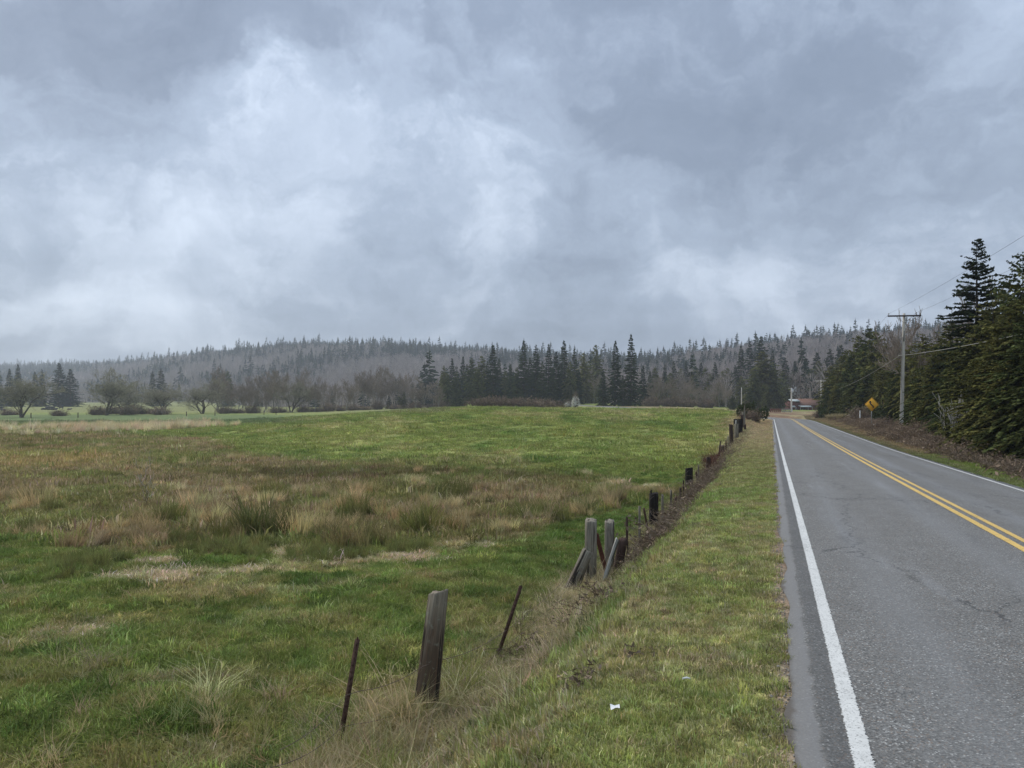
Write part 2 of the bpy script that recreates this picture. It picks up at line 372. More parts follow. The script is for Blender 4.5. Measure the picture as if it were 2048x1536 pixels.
    c = mix(c, [.36, .31, .165], bk * .6)
    c = mix(c, [.34, .28, .145], (p < 0) * near * ss(62, 80, y) * ss(6, 3.5, -p) * (y < 150))
    c = mix(c, DIRT, ss(-.06, .06, p + (n2 - .5) * .22) * (p < 3) * near)
    rg = (p > 3) & near
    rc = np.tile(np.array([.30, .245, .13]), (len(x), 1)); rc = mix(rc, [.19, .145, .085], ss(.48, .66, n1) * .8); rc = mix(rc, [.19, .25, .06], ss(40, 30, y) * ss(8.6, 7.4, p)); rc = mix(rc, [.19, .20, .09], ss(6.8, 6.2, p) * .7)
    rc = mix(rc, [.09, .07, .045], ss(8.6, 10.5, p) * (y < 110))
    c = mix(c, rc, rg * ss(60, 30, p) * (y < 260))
    bn = ss(.42, .62, fbm(x * .25, y * .12, 161, 3))
    c = mix(c, np.array([.20, .135, .085]) + bn[:, None] * np.array([.08, .11, .05]), (y > 125) & (y < 240) & (u > 1500) & (u < 1660) & (p > 5.5))
    return np.clip(c, .01, .6)

# ------------------------------------------------------------------ materials
MAT = {}
def mat(name):
    m = bpy.data.materials.new(name); m.use_nodes = True; nt = m.node_tree; nt.nodes.clear()
    out = node(nt, 'ShaderNodeOutputMaterial'); MAT[name] = m
    return m, nt, out
def pbsdf(nt, out, col, rough=.85, bump=None, bstr=.4, bdist=.02, spec=.25, metal=0.0):
    b = node(nt, 'ShaderNodeBsdfPrincipled')
    if isinstance(col, (tuple, list)): b.inputs['Base Color'].default_value = (*col[:3], 1)
    else: nt.links.new(col, b.inputs['Base Color'])
    if isinstance(rough, (int, float)): b.inputs['Roughness'].default_value = rough
    else: nt.links.new(rough, b.inputs['Roughness'])
    b.inputs['Specular IOR Level'].default_value = spec; b.inputs['Metallic'].default_value = metal
    if bump is not None:
        bn = node(nt, 'ShaderNodeBump'); bn.inputs['Strength'].default_value = bstr; bn.inputs['Distance'].default_value = bdist
        nt.links.new(bump, bn.inputs['Height']); nt.links.new(bn.outputs[0], b.inputs['Normal'])
    nt.links.new(b.outputs[0], out.inputs[0]); return b
def attr(nt, name, typ='GEOMETRY'):
    return node(nt, 'ShaderNodeAttribute', attribute_name=name, attribute_type=typ)
def objco(nt): return node(nt, 'ShaderNodeTexCoord').outputs['Object']
def scaled(nt, v, s):
    mp = node(nt, 'ShaderNodeMapping'); mp.inputs['Scale'].default_value = s; nt.links.new(v, mp.inputs[0]); return mp.outputs[0]
def m_ground():
    m, nt, out = mat('ground'); P = node(nt, 'ShaderNodeNewGeometry').outputs['Position']
    c = attr(nt, 'col').outputs[0]
    n1 = noise(nt, P, .9, 5, .6); n2 = noise(nt, P, 7, 5, .65); n3 = noise(nt, P, 34, 3, .6)
    k = mathn(nt, 'MULTIPLY', maprange(nt, n1, .3, .7, .72, 1.25), maprange(nt, n2, .3, .7, .66, 1.3)); k = mathn(nt, 'MULTIPLY', k, maprange(nt, n3, .3, .7, .6, 1.35))
    sc = vmath(nt, 'SCALE', c); nt.links.new(k, sc.inputs['Scale'])
    warm = mixc(nt, maprange(nt, noise(nt, P, 3.1, 4, .6), .45, .7, 0, .35), sc.outputs[0], mixc(nt, 1.0, sc.outputs[0], (1.5, 1.15, 1.1), 'MULTIPLY'))
    h = mathn(nt, 'ADD', mathn(nt, 'MULTIPLY', n1, .9), mathn(nt, 'MULTIPLY_ADD', n3, .2, mathn(nt, 'MULTIPLY', n2, .5)))
    pbsdf(nt, out, warm, .95, h, .8, .12, .05)
def m_plant(name, mul=(1, 1, 1), trans=.22, attrtype='INSTANCER', base=None, tint=True):
    m, nt, out = mat(name)
    c = attr(nt, 'col', attrtype).outputs[0] if base is None else None
    if base is not None:
        oi = node(nt, 'ShaderNodeObjectInfo'); r = oi.outputs['Random']
        c = mixc(nt, r, base[0], base[1])
    if tint:
        c = mixc(nt, 1.0, c, attr(nt, 'tint').outputs[0], 'MULTIPLY')
    if mul != (1, 1, 1): c = mixc(nt, 1.0, c, mul, 'MULTIPLY')
    d = node(nt, 'ShaderNodeBsdfDiffuse'); t = node(nt, 'ShaderNodeBsdfTranslucent'); mx = node(nt, 'ShaderNodeMixShader'); mx.inputs[0].default_value = trans
    nt.links.new(c, d.inputs[0]); nt.links.new(c, t.inputs[0]); nt.links.new(d.outputs[0], mx.inputs[1]); nt.links.new(t.outputs[0], mx.inputs[2]); nt.links.new(mx.outputs[0], out.inputs[0])
    return m
def m_bark(name, c0, c1, sc=(9, 9, 1.5)):
    m, nt, out = mat(name); v = scaled(nt, objco(nt), sc); n = noise(nt, v, 1.0, 5, .6)
    pbsdf(nt, out, mixc(nt, maprange(nt, n, .35, .65), c0, c1), .95, n, .6, .02, .1)
def m_flat(name, c, rough=.7, spec=.3, var=.15, vs=3.0, metal=0.0):
    m, nt, out = mat(name); n = noise(nt, objco(nt), vs, 5, .6)
    col = mixc(nt, maprange(nt, n, .3, .7), [q * (1 - var) for q in c], [min(1, q * (1 + var)) for q in c])
    pbsdf(nt, out, col, rough, n, .2, .01, spec, metal)
def m_post(name, grey, brown, blend=.0, lichen=.25):
    m, nt, out = mat(name); o = objco(nt)
    oi = node(nt, 'ShaderNodeObjectInfo').outputs['Random']
    off = node(nt, 'ShaderNodeCombineXYZ'); nt.links.new(mathn(nt, 'MULTIPLY', oi, 37.0), off.inputs[0]); o2 = vmath(nt, 'ADD', o, off.outputs[0]).outputs[0]
    grain = noise(nt, scaled(nt, o2, (38, 38, 2.2)), 1.0, 6, .65, .3); broad = noise(nt, scaled(nt, o2, (9, 9, 1.6)), 1.0, 4, .6)
    sep = node(nt, 'ShaderNodeSeparateXYZ'); nt.links.new(o, sep.inputs[0])
    h = mathn(nt, 'MULTIPLY_ADD', mathn(nt, 'SUBTRACT', broad, .5), 1.3, sep.outputs[2])
    f = maprange(nt, h, .35 + blend, .85 + blend)
    c = mixc(nt, f, brown, grey)
    c = mixc(nt, maprange(nt, grain, .38, .62, .0, .62), c, [q * .28 for q in grey])
    c = mixc(nt, maprange(nt, noise(nt, o2, 13, 5, .6), .56, .70, 0, lichen), c, (.30, .33, .26))
    crack = maprange(nt, noise(nt, scaled(nt, o2, (26, 26, .9)), 1.0, 3, .5), .58, .63, 0, 1)
    c = mixc(nt, crack, c, (.03, .026, .022))
    hh = mathn(nt, 'SUBTRACT', grain, mathn(nt, 'MULTIPLY', crack, .6))
    pbsdf(nt, out, c, .93, hh, .75, .012, .12)
def m_road():
    m, nt, out = mat('asphalt'); uv = node(nt, 'ShaderNodeUVMap', uv_map='UVMap').outputs[0]; P = node(nt, 'ShaderNodeNewGeometry').outputs['Position']
    sep = node(nt, 'ShaderNodeSeparateXYZ'); nt.links.new(uv, sep.inputs[0]); p = sep.outputs[0]
    vor = node(nt, 'ShaderNodeTexVoronoi'); nt.links.new(P, vor.inputs['Vector']); vor.inputs['Scale'].default_value = 95
    agg = node(nt, 'ShaderNodeSeparateColor'); nt.links.new(vor.outputs['Color'], agg.inputs[0])
    fine = noise(nt, P, 60, 4, .7); med = noise(nt, P, 2.0, 5, .6); streak = noise(nt, scaled(nt, uv, (2.4, .12, 1)), 1.0, 5, .55)
    c = mixc(nt, agg.outputs[0], (.066, .065, .060), (.245, .241, .226))
    c = mixc(nt, maprange(nt, agg.outputs[1], .93, .97), c, (.42, .42, .40))
    c = mixc(nt, maprange(nt, agg.outputs[2], .90, .95), c, (.20, .155, .12))
    far = (.118, .124, .126)
    cd = node(nt, 'ShaderNodeCameraData')
    c = mixc(nt, maprange(nt, fine, .35, .65, 0, .35), c, (.05, .052, .054))
    c = mixc(nt, mathn(nt, 'MULTIPLY', maprange(nt, med, .35, .7), .35), c, (.10, .094, .085))
    # tyre tracks polished lighter, lane middle darker
    tr = None
    for q in (1.05, 2.35, 3.65, 4.95):
        g = maprange(nt, mathn(nt, 'ABSOLUTE', mathn(nt, 'SUBTRACT', p, q)), .42, .0); tr = g if tr is None else mathn(nt, 'MAXIMUM', tr, g)
    tr = mathn(nt, 'MULTIPLY', tr, maprange(nt, streak, .25, .7, .25, 1))
    c = mixc(nt, mathn(nt, 'MULTIPLY', tr, .48), c, (.20, .204, .206))
    c = mixc(nt, maprange(nt, streak, .55, .8, 0, .35), c, (.20, .205, .215))
    # smooth edge patching strip left of the white line, then coarse darker chips
    wob = mathn(nt, 'MULTIPLY_ADD', mathn(nt, 'SUBTRACT', noise(nt, P, 5, 4, .6), .5), .10, p)
    coarse = mathn(nt, 'MULTIPLY', maprange(nt, wob, .22, .27), maprange(nt, p, .42, .36)); c = mixc(nt, mathn(nt, 'MULTIPLY', coarse, .45), c, (.055, .056, .056))
    strip = maprange(nt, wob, .26, .22); c = mixc(nt, mathn(nt, 'MULTIPLY', strip, .8), c, (.158, .158, .158))
    edge = maprange(nt, wob, .145, .10); c = mixc(nt, mathn(nt, 'MULTIPLY', edge, .8), c, (.075, .062, .05))
    # hairline cracks and old dark seepage
    ve = node(nt, 'ShaderNodeTexVoronoi', feature='DISTANCE_TO_EDGE')
    nz = node(nt, 'ShaderNodeTexNoise'); nt.links.new(P, nz.inputs['Vector']); setin(nz, Scale=2.3, Detail=6, Roughness=.65); sc2 = vmath(nt, 'SCALE', nz.outputs['Color']); sc2.inputs['Scale'].default_value = .35
    wp2 = vmath(nt, 'ADD', scaled(nt, uv, (.55, .16, 1)), sc2.outputs[0]).outputs[0]; nt.links.new(wp2, ve.inputs['Vector']); ve.inputs['Scale'].default_value = 1.0
    crk = mathn(nt, 'MULTIPLY', maprange(nt, ve.outputs[0], .010, .002), maprange(nt, noise(nt, P, .35, 3, .5), .46, .60)); c = mixc(nt, mathn(nt, 'MULTIPLY', crk, .7), c, (.03, .03, .03))
    oil = maprange(nt, noise(nt, scaled(nt, uv, (1.1, .22, 1)), 1.3, 6, .62), .56, .74, 0, .42); c = mixc(nt, oil, c, (.055, .055, .056))
    pale = maprange(nt, noise(nt, scaled(nt, uv, (.9, .10, 1)), 1.7, 5, .6), .58, .75, 0, .45); c = mixc(nt, pale, c, (.26, .265, .27))
    hh = mathn(nt, 'MULTIPLY', vor.outputs['Distance'], mathn(nt, 'SUBTRACT', 1.0, mathn(nt, 'MULTIPLY', strip, .8)))
    pbsdf(nt, out, c, .78, hh, .5, .006, .35)
def m_paint(name, c, edgew):
    m, nt, out = mat(name); uv = node(nt, 'ShaderNodeUVMap', uv_map='UVMap').outputs[0]; P = node(nt, 'ShaderNodeNewGeometry').outputs['Position']
    sep = node(nt, 'ShaderNodeSeparateXYZ'); nt.links.new(uv, sep.inputs[0])
    n = noise(nt, P, 70, 4, .7); n2 = noise(nt, P, 9, 5, .6); n3 = noise(nt, P, 1.2, 3, .5)
    col = mixc(nt, maprange(nt, n2, .3, .75, 0, .45), c, [q * .62 for q in c]); col = mixc(nt, maprange(nt, n, .35, .5, .35, 0), col, (.10, .10, .10))
    b = node(nt, 'ShaderNodeBsdfPrincipled'); nt.links.new(col, b.inputs['Base Color']); b.inputs['Roughness'].default_value = .7
    e = mathn(nt, 'ABSOLUTE', mathn(nt, 'SUBTRACT', sep.outputs[0], .5))      # 0 centre .. .5 edge
    lim = mathn(nt, 'MULTIPLY_ADD', mathn(nt, 'SUBTRACT', n, .5), .42, mathn(nt, 'MULTIPLY_ADD', mathn(nt, 'SUBTRACT', n2, .5), .22, .41))
    a = maprange(nt, mathn(nt, 'SUBTRACT', lim, e), -.015, .015)
    a = mathn(nt, 'MULTIPLY', a, maprange(nt, mathn(nt, 'MULTIPLY_ADD', n3, .3, n), .46, .60, .30, 1))
    t = node(nt, 'ShaderNodeBsdfTransparent'); mx = node(nt, 'ShaderNodeMixShader'); nt.links.new(a, mx.inputs[0]); nt.links.new(t.outputs[0], mx.inputs[1]); nt.links.new(b.outputs[0], mx.inputs[2]); nt.links.new(mx.outputs[0], out.inputs[0])
m_ground(); m_road(); m_paint('white_paint', (.60, .60, .57), .1); m_paint('yellow_paint', (.66, .44, .115), .1)
m_plant('grass', trans=.38); m_plant('needles', base=((.034, .054, .030), (.056, .076, .038)), trans=.15); m_plant('cedar', base=((.074, .098, .040), (.168, .166, .058)), trans=.25)
m_plant('twigs', base=((.205, .165, .130), (.275, .225, .180)), trans=0.0); m_plant('twigs_mossy', base=((.27, .25, .175), (.34, .31, .225)), trans=0.0); m_plant('blossom', base=((.62, .60, .56), (.70, .68, .64)), trans=.2)
m_plant('bramble', base=((.150, .112, .082), (.215, .168, .122)), trans=0.0); m_plant('forest', trans=.1); m_plant('bush_green', base=((.045, .060, .022), (.060, .072, .028)), trans=.12)
m_plant('pale_twigs', base=((.36, .34, .30), (.42, .40, .36)), trans=0.0)
m_plant('fawn_tuft', base=((.34, .29, .17), (.40, .34, .20)), trans=.2)
m_bark('bark_dark', (.045, .036, .030), (.11, .09, .075)); m_bark('bark_grey', (.15, .135, .115), (.30, .28, .245)); m_bark('bark_brown', (.075, .058, .045), (.15, .12, .095))
m_bark('pole_wood', (.40, .365, .315), (.62, .58, .51), (14, 14, .9)); m_bark('pole_far', (.50, .47, .41), (.66, .62, .56), (14, 14, .9)); m_bark('arm_wood', (.045, .036, .04), (.09, .075, .075), (3, 20, 20))
m_post('post_grey', (.270, .232, .178), (.120, .078, .052), .22, .4); m_post('post_pale', (.275, .245, .195), (.20, .165, .125), -.2, .4); m_post('post_black', (.028, .023, .021), (.040, .030, .026), -.4, .10); m_post('post_brown', (.085, .055, .045), (.075, .05, .042), -.4, .12)
m_post('stick_white', (.50, .49, .45), (.42, .40, .36), -.5, .1); m_flat('rust', (.070, .040, .030), .9, .2, .45, 30); m_flat('rust_red', (.105, .042, .028), .9, .2, .45, 14); m_flat('wire', (.12, .085, .065), .7, .4, .3, 20)
m_flat('sign_yellow', (.72, .36, .012), .5, .4, .05); m_flat('sign_black', (.012, .012, .012), .5, .4, .05); m_flat('galv', (.34, .34, .33), .5, .5, .15, 8, .6); m_flat('cable', (.10, .10, .095), .6, .3, .1); m_flat('cable_light', (.30, .29, .25), .6, .3, .1); m_flat('ceramic', (.25, .25, .26), .35, .5, .1)
m_flat('transformer', (.50, .52, .53), .5, .4, .08); m_flat('red_wood', (.115, .045, .036), .9, .2, .25, 4); m_flat('roof_red', (.150, .082, .060), .9, .15, .2, 6); m_flat('roof_metal', (.46, .50, .49), .45, .4, .1); m_flat('glass', (.02, .025, .03), .08, .6, .1); m_flat('trim_white', (.66, .66, .63), .6, .3, .08)
m_flat('cow_black', (.012, .012, .013), .7, .3, .2); m_flat('rock', (.40, .36, .28), .9, .2, .25, 6); m_flat('litter', (.72, .72, .70), .6, .3, .08, 20); m_flat('fence_dark', (.018, .018, .020), .8, .3, .2); m_flat('fence_red', (.20, .085, .06), .9, .2, .25, 5); m_flat('fence_grey', (.27, .25, .22), .9, .2, .2, 8)

# ------------------------------------------------------------------ ground sheet, road, markings
def build_ground():
    ang = np.concatenate([np.arange(-180, -42, 3.0), np.arange(-42, 46, .15), np.arange(46, 180, 3.0)]) * math.pi / 180
    rad = np.concatenate([[.4, .8, 1.2, 1.7, 2.2, 2.7], 3.0 * np.exp(np.arange(0, math.log(3300 / 3.0), .0185))])
    A, Rr = np.meshgrid(ang, rad, indexing='ij'); x = (np.sin(A) * Rr).ravel(); y = (np.cos(A) * Rr).ravel()
    x = np.concatenate([x, [0]]); y = np.concatenate([y, [0]])
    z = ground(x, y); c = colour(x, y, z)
    na, nr = len(ang), len(rad); i = np.arange(na)[:, None]; j = np.arange(nr - 1)[None]; i2 = (i + 1) % na
    q = np.stack([i * nr + j, i * nr + j + 1, i2 * nr + j + 1, i2 * nr + j], -1).reshape(-1, 4)
    k = np.arange(na); t = np.stack([np.full(na, na * nr), k * nr, ((k + 1) % na) * nr], -1)
    me = mesh_np('ground', np.stack([x, y, z], 1), [q, t], MAT['ground'], True, {'col': ('FLOAT_COLOR', c)})
    g = ob('ground', me); tag(g, 'green and brown pasture and marsh rising to wooded hills', None, None, 'structure')
build_ground()
def strip(name, p_list, s_arr, mat_, dz, uvmode='ps', wob=0.0):
    S = np.asarray(s_arr, float); X = np.interp(S, PATH[:, 3], PATH[:, 0]); Y = np.interp(S, PATH[:, 3], PATH[:, 1]); H = np.interp(S, PATH[:, 3], PATH[:, 2])
    V = []; UV = []; n = len(p_list)
    for j, (p, ddz) in enumerate(p_list):
        pe = np.full(len(S), p, float)
        if wob and j in (0, 1): pe = pe + (fbm(S * 1.1, S * 0, 91, 5) - .5) * wob
        xx = X + (pe - PY) * np.cos(H); yy = Y - (pe - PY) * np.sin(H); zz = zroad(S, pe) + dz + ddz
        V.append(np.stack([xx, yy, zz], 1)); UV.append(np.stack([pe if uvmode == 'ps' else np.full(len(S), j / (n - 1)), S], 1))
    V = np.stack(V, 1).reshape(-1, 3); UV = np.stack(UV, 1).reshape(-1, 2); m = len(S)
    i = np.arange(m - 1)[:, None] * n; j = np.arange(n - 1)[None]
    q = np.stack([i + j, i + j + 1, i + n + j + 1, i + n + j], -1).reshape(-1, 4)
    return mesh_np(name, V, q, mat_, True, None, UV)
SR = np.concatenate([np.arange(-58, 0, 2.0), np.arange(0, 40, .2), np.arange(40, 130, .6), np.arange(130, 342, 2.0)])
pl = [(PE0 - .02, -.22), (PE0, 0)] + [(p, 0) for p in (.3, .8, 1.5, 2.2, 2.95, 3.7, 4.4, 5.0, 5.5)] + [(PE1, 0), (PE1 + .03, -.2)]
road = ob('road', strip('road', pl, SR, MAT['asphalt'], .002, 'ps', .20)); tag(road, 'grey two-lane chip-seal country road with painted lines', None, None, 'structure')
for nm, p, w, m_ in (('edge_line', PL, .115, 'white_paint'), ('edge_line', PR, .115, 'white_paint'), ('centre_line', PY - .10, .115, 'yellow_paint'), ('centre_line', PY + .10, .115, 'yellow_paint')):
    o = ob(nm, strip(nm, [(p - w / 2, 0), (p, 0), (p + w / 2, 0)], SR[20:], MAT[m_], .007, 'w'), road)

# ------------------------------------------------------------------ scattered plants (too many to count): one instanced mass of each kind
def clump(name, n, rad, h0, h1, w, lean, mt, segs=2, dry=.15, seed=0, up=1.0, head=False):
    r = np.random.default_rng(seed); V = []; T = []; Tr = []; k = 0
    for b in range(n):
        a = r.uniform(0, 2 * math.pi); rr = rad * math.sqrt(r.uniform(0, 1)); bx, by = rr * math.cos(a), rr * math.sin(a)
        h = r.uniform(h0, h1); az = a + r.normal(0, .9); ln = abs(r.normal(lean, lean * .6)) * h; fw = r.uniform(0, math.pi); wx, wy = math.cos(fw) * w / 2, math.sin(fw) * w / 2
        t = np.array([1, 1, 1.0]) * r.uniform(.72, 1.28)
        if r.uniform() < dry: t = np.array([1.6, 1.38, 2.1]) * r.uniform(.7, 1.2)
        for s in range(segs + 1):
            f = s / segs; cx = bx + math.cos(az) * ln * f * f; cy_ = by + math.sin(az) * ln * f * f; cz = h * (f * up - .22 * f * f * min(1.5, ln / h)) - (.03 if s == 0 else 0)
            ww = (1 - f) ** .7
            if s < segs: V += [(cx - wx * ww, cy_ - wy * ww, cz), (cx + wx * ww, cy_ + wy * ww, cz)]; T += [t, t]
            else: V.append((cx, cy_, cz)); T.append(t)
        for s in range(segs):
            b0 = k + 2 * s
            if s < segs - 1: Tr += [(b0, b0 + 1, b0 + 3), (b0, b0 + 3, b0 + 2)]
            else: Tr.append((b0, b0 + 1, b0 + 2))
        k += 2 * segs + 1
    return mesh_np(name, np.array(V), np.array(Tr), mt, False, {'tint': ('FLOAT_COLOR', np.array(T))})
def tangle(name, n, rad, h, r0, mt, seed=0, leaves=0, spread=1.0, lf=.014):
    """arching bramble canes / bare brush"""
    r = np.random.default_rng(seed); mb = MB(); tint = []
    for b in range(n):
        a = r.uniform(0, 6.28); q = rad * .6 * math.sqrt(r.uniform()); p0 = np.array([q * math.cos(a), q * math.sin(a), -.05]); az = r.uniform(0, 6.28)
        L = r.uniform(.5, 1.1) * rad * spread; hh = h * r.uniform(.3, 1.2) * (.55 + .6 * math.sin(a * 2 + seed) ** 2); t = np.linspace(0, 1, 5)
        P = p0 + np.stack([np.cos(az) * L * t, np.sin(az) * L * t, hh * np.sin(np.minimum(t * r.uniform(1.6, 2.7), 3.0))], 1) + r.normal(0, .03 * rad, (5, 3)) * t[:, None]
        n0 = mb.n; mb.tube(P, np.linspace(r0, r0 * .45, 5), 3, False); tint.append(np.tile(np.ones(3) * r.uniform(.6, 1.5) * np.array([1, r.uniform(.9, 1.05), r.uniform(.85, 1.1)]), (mb.n - n0, 1)))
        for l in range(leaves):
            c = P[r.integers(1, 5)] + r.normal(0, .04 * rad, 3); n0 = mb.n; d1 = r.normal(0, 1, 3) * lf; d2 = r.normal(0, 1, 3) * lf * .55
            mb.add([c - d1, c + d2, c + d1, c - d2], [[0, 1, 2], [0, 2, 3]]); tint.append(np.tile(np.ones(3) * r.uniform(.7, 1.6), (4, 1)))
    return mb.mesh(name, mt, False, {'tint': ('FLOAT_COLOR', np.concatenate(tint))})
def proto_coll(name, meshes):
    c = bpy.data.collections.new(name)
    for i, me in enumerate(meshes): c.objects.link(bpy.data.objects.new('%s_%02d' % (name, i), me))
    return c
def gn_tree(coll):
    g = bpy.data.node_groups.new('scatter_' + coll.name, 'GeometryNodeTree')
    g.interface.new_socket('Geometry', in_out='INPUT', socket_type='NodeSocketGeometry'); g.interface.new_socket('Geometry', in_out='OUTPUT', socket_type='NodeSocketGeometry')
    gi = g.nodes.new('NodeGroupInput'); go = g.nodes.new('NodeGroupOutput'); ip = g.nodes.new('GeometryNodeInstanceOnPoints'); ci = g.nodes.new('GeometryNodeCollectionInfo')
    ci.inputs['Collection'].default_value = coll; ci.inputs['Separate Children'].default_value = True; ci.inputs['Reset Children'].default_value = True
    def na(n, t): q = g.nodes.new('GeometryNodeInputNamedAttribute'); q.data_type = t; q.inputs['Name'].default_value = n; return q.outputs['Attribute']
    e2r = g.nodes.new('FunctionNodeEulerToRotation')
    g.links.new(na('rot', 'FLOAT_VECTOR'), e2r.inputs[0]); g.links.new(e2r.outputs[0], ip.inputs['Rotation'])
    g.links.new(gi.outputs[0], ip.inputs['Points']); g.links.new(ci.outputs[0], ip.inputs['Instance']); ip.inputs['Pick Instance'].default_value = True
    g.links.new(na('idx', 'INT'), ip.inputs['Instance Index']); g.links.new(na('scl', 'FLOAT_VECTOR'), ip.inputs['Scale']); g.links.new(ip.outputs[0], go.inputs[0])
    return g
def scatter(name, label, cat, coll, x, y, scl, col, z=None, tilt=.12, zs=None, sink=0.0):
    n = len(x); z = ground(x, y) - sink if z is None else z
    rot = np.stack([rng.normal(0, tilt, n), rng.normal(0, tilt, n), rng.uniform(0, 6.283, n)], 1)
    s3 = np.stack([scl, scl, scl if zs is None else zs], 1); idx = rng.integers(0, len(coll.objects), n)
    me = mesh_np(name, np.stack([x, y, z], 1), [], None, False, {'rot': ('FLOAT_VECTOR', rot), 'scl': ('FLOAT_VECTOR', s3), 'idx': ('INT', idx), 'col': ('FLOAT_COLOR', col)})
    o = ob(name, me); md = o.modifiers.new('scatter', 'NODES'); md.node_group = gn_tree(coll); tag(o, label, cat, None, 'stuff'); return o
def uvof(x, y, z): d = np.maximum(y, 2); return CX + F * x / d, HZ + F * (CAMZ - z) / d
def jit(c, s=.18): return np.clip(c * rng.lognormal(0, s, (len(c), 1)) * rng.lognormal(0, .06, c.shape), .008, .75)
G = MAT['grass']
short = proto_coll('short_grass', [clump('sg', 50, .080, .012, .042, .0075, .75, G, 2, .20, k) for k in range(4)])
mid = proto_coll('mid_grass', [clump('mg', 64, .12, .02, .075, .0095, .95, G, 2, .16, 20 + k) for k in range(5)])
coarse = proto_coll('coarse_grass', [clump('cg', 50, .32, .04, .13, .022, .8, G, 2, .16, 40 + k) for k in range(4)])
rush = proto_coll('rush_tuft', [clump('ru', 60, .17, .24, .72, .019, .34, G, 3, .0, 60 + k) for k in range(4)])
bent = proto_coll('bent_grass', [clump('bg', 46, .15, .16, .50, .0085, .95, G, 3, .0, 80 + k) for k in range(4)])
def fan(n, d0, d1, a0, a1, power=1.0):
    d = d0 + (d1 - d0) * rng.uniform(0, 1, n) ** power; a = rng.uniform(a0, a1, n); return a * d, d
def grass_all():
    # pasture
    x, y = fan(90000, 3.6, 46, -.80, .45, 1.25); s, p = roadcoord(x, y); keep = p < -2.5; x, y = x[keep], y[keep]
    z = ground(x, y); c = colour(x, y, z); u, v = uvof(x, y, z)
    sc = rng.lognormal(0, .28, len(x)) * (.85 + .011 * y) * (.7 + .7 * fbm(x * .8, y * .8, 101, 3))
    scatter('pasture_grass', 'green pasture grass beside the old fence', 'grass', mid, x, y, sc, jit(c * 1.08, .30), z)
    x, y = fan(1100, 4.2, 22, -.80, .1, 1.0); s, p = roadcoord(x, y); k = (p < -2.7) & (fbm(x * .7, y * .7, 171, 3) > .56); x, y = x[k], y[k]; q = (fbm(x * .35, y * .35, 172, 2) > .5)[:, None]
    cc = np.where(q, np.array([.50, .395, .215]), np.array([.16, .215, .055])); scatter('pasture_tufts', 'longer straw and dark green tufts in the near pasture', 'grass', bent, x, y, rng.lognormal(-1.0, .3, len(x)), jit(cc, .2), None, .5)
    # verge
    s = 2.2 + 70 * rng.uniform(0, 1, 46000) ** 1.7; s[:7000] = 60 + 60 * rng.uniform(0, 1, 7000); p = -rng.uniform(-.09, 2.7, len(s)); x = s * ST + p * CT; y = s * CT - p * ST
    keep = rng.uniform(0, 1, len(s)) < ss(-.12, .03, -p + (fbm(x * 2, y * 2, 103, 3) - .5) * .30); x, y, p = x[keep], y[keep], p[keep]
    z = ground(x, y); c = colour(x - .16 * CT, y + .16 * ST, z); h = lerp(.75, 1.5, ss(.9, 2.4, -p)) * (.7 + .6 * fbm(x * 1.1, y * 1.1, 104, 3)) * (1 + .012 * y)
    scatter('verge_grass', 'short yellow-green grass on the verge beside the white line', 'grass', short, x, y, h * rng.lognormal(0, .2, len(x)) * 1.15, jit(c * 1.12, .30), z)
    # right verge
    s = 14 + 150 * rng.uniform(0, 1, 13000) ** 1.3; p = 5.85 + 3.2 * rng.uniform(0, 1, len(s)); x = s * ST + p * CT; y = s * CT - p * ST; z = ground(x, y); c = colour(x, y, z)
    scatter('roadside_grass', 'green and tan grass strip under the roadside trees', 'grass', mid, x, y, rng.lognormal(0, .25, len(x)) * 1.1, jit(c), z)
    # rising field and far flat
    x, y = fan(42000, 38, 175, -.80, .36, .9); s, p = roadcoord(x, y); k = (p < -3.2); x, y = x[k], y[k]; z = ground(x, y); c = colour(x, y, z)
    sc = (.8 + .9 * fbm(x * .35, y * .35, 107, 3)) * rng.lognormal(0, .35, len(x)) * (1 + y * .004)
    scatter('field_grass', 'bright green grass over the rising field', 'grass', coarse, x, y, sc, jit(c * 1.04, .22), z, .12, sc * .6)
    # marsh: a low olive-brown layer, then separate tussocks of rush
    def inmarsh(x, y, z, pad=0):
        u, v = uvof(x, y, z); T = np.interp(u, MU, MT); B = np.interp(u, MU, MBt); w = fbm(x * .3, y * .2, 111, 4) - .5
        return u, v, (v > T - 2 + w * 40) & (v < B + pad + w * 46)
    x, y = fan(26000, 13.5, 120, -.82, .24, 1.3); z = ground(x, y); u, v, k = inmarsh(x, y, z); x, y, z = x[k], y[k], z[k]; c = colour(x, y, z); sc = rng.lognormal(0, .3, len(x)) * (.9 + .012 * y)
    scatter('marsh_grass', 'low olive and brown sedge between the marsh tussocks', 'sedge', coarse, x, y, sc, jit(c, .25), z, .15, sc * 1.1)
    X, Y = fan(5200, 14, 115, -.82, .24, .8); Z = ground(X, Y); U, Vv, k = inmarsh(X, Y, Z); dens = fbm(X * .16, Y * .12, 112, 3)
    k &= rng.uniform(0, 1, len(X)) < ss(.30, .62, dens) * np.where(Vv > 985, .80, .55); X, Y, Vv, U = X[k], Y[k], Vv[k], U[k]
    front = ss(975, 1005, Vv); size = rng.lognormal(-.25, .33, len(X)) * lerp(.42, .80, front); pal = np.array([[.54, .44, .25], [.44, .345, .18], [.34, .265, .145], [.22, .185, .085], [.17, .175, .058], [.48, .405, .215], [.13, .135, .05]]); pc = pal[rng.integers(0, 7, len(X))]
    n = rng.poisson(5, len(X)) + 2; ii = np.repeat(np.arange(len(X)), n); rad = .34 * size[ii]; x = X[ii] + rng.normal(0, 1, len(ii)) * rad; y = Y[ii] + rng.normal(0, 1, len(ii)) * rad
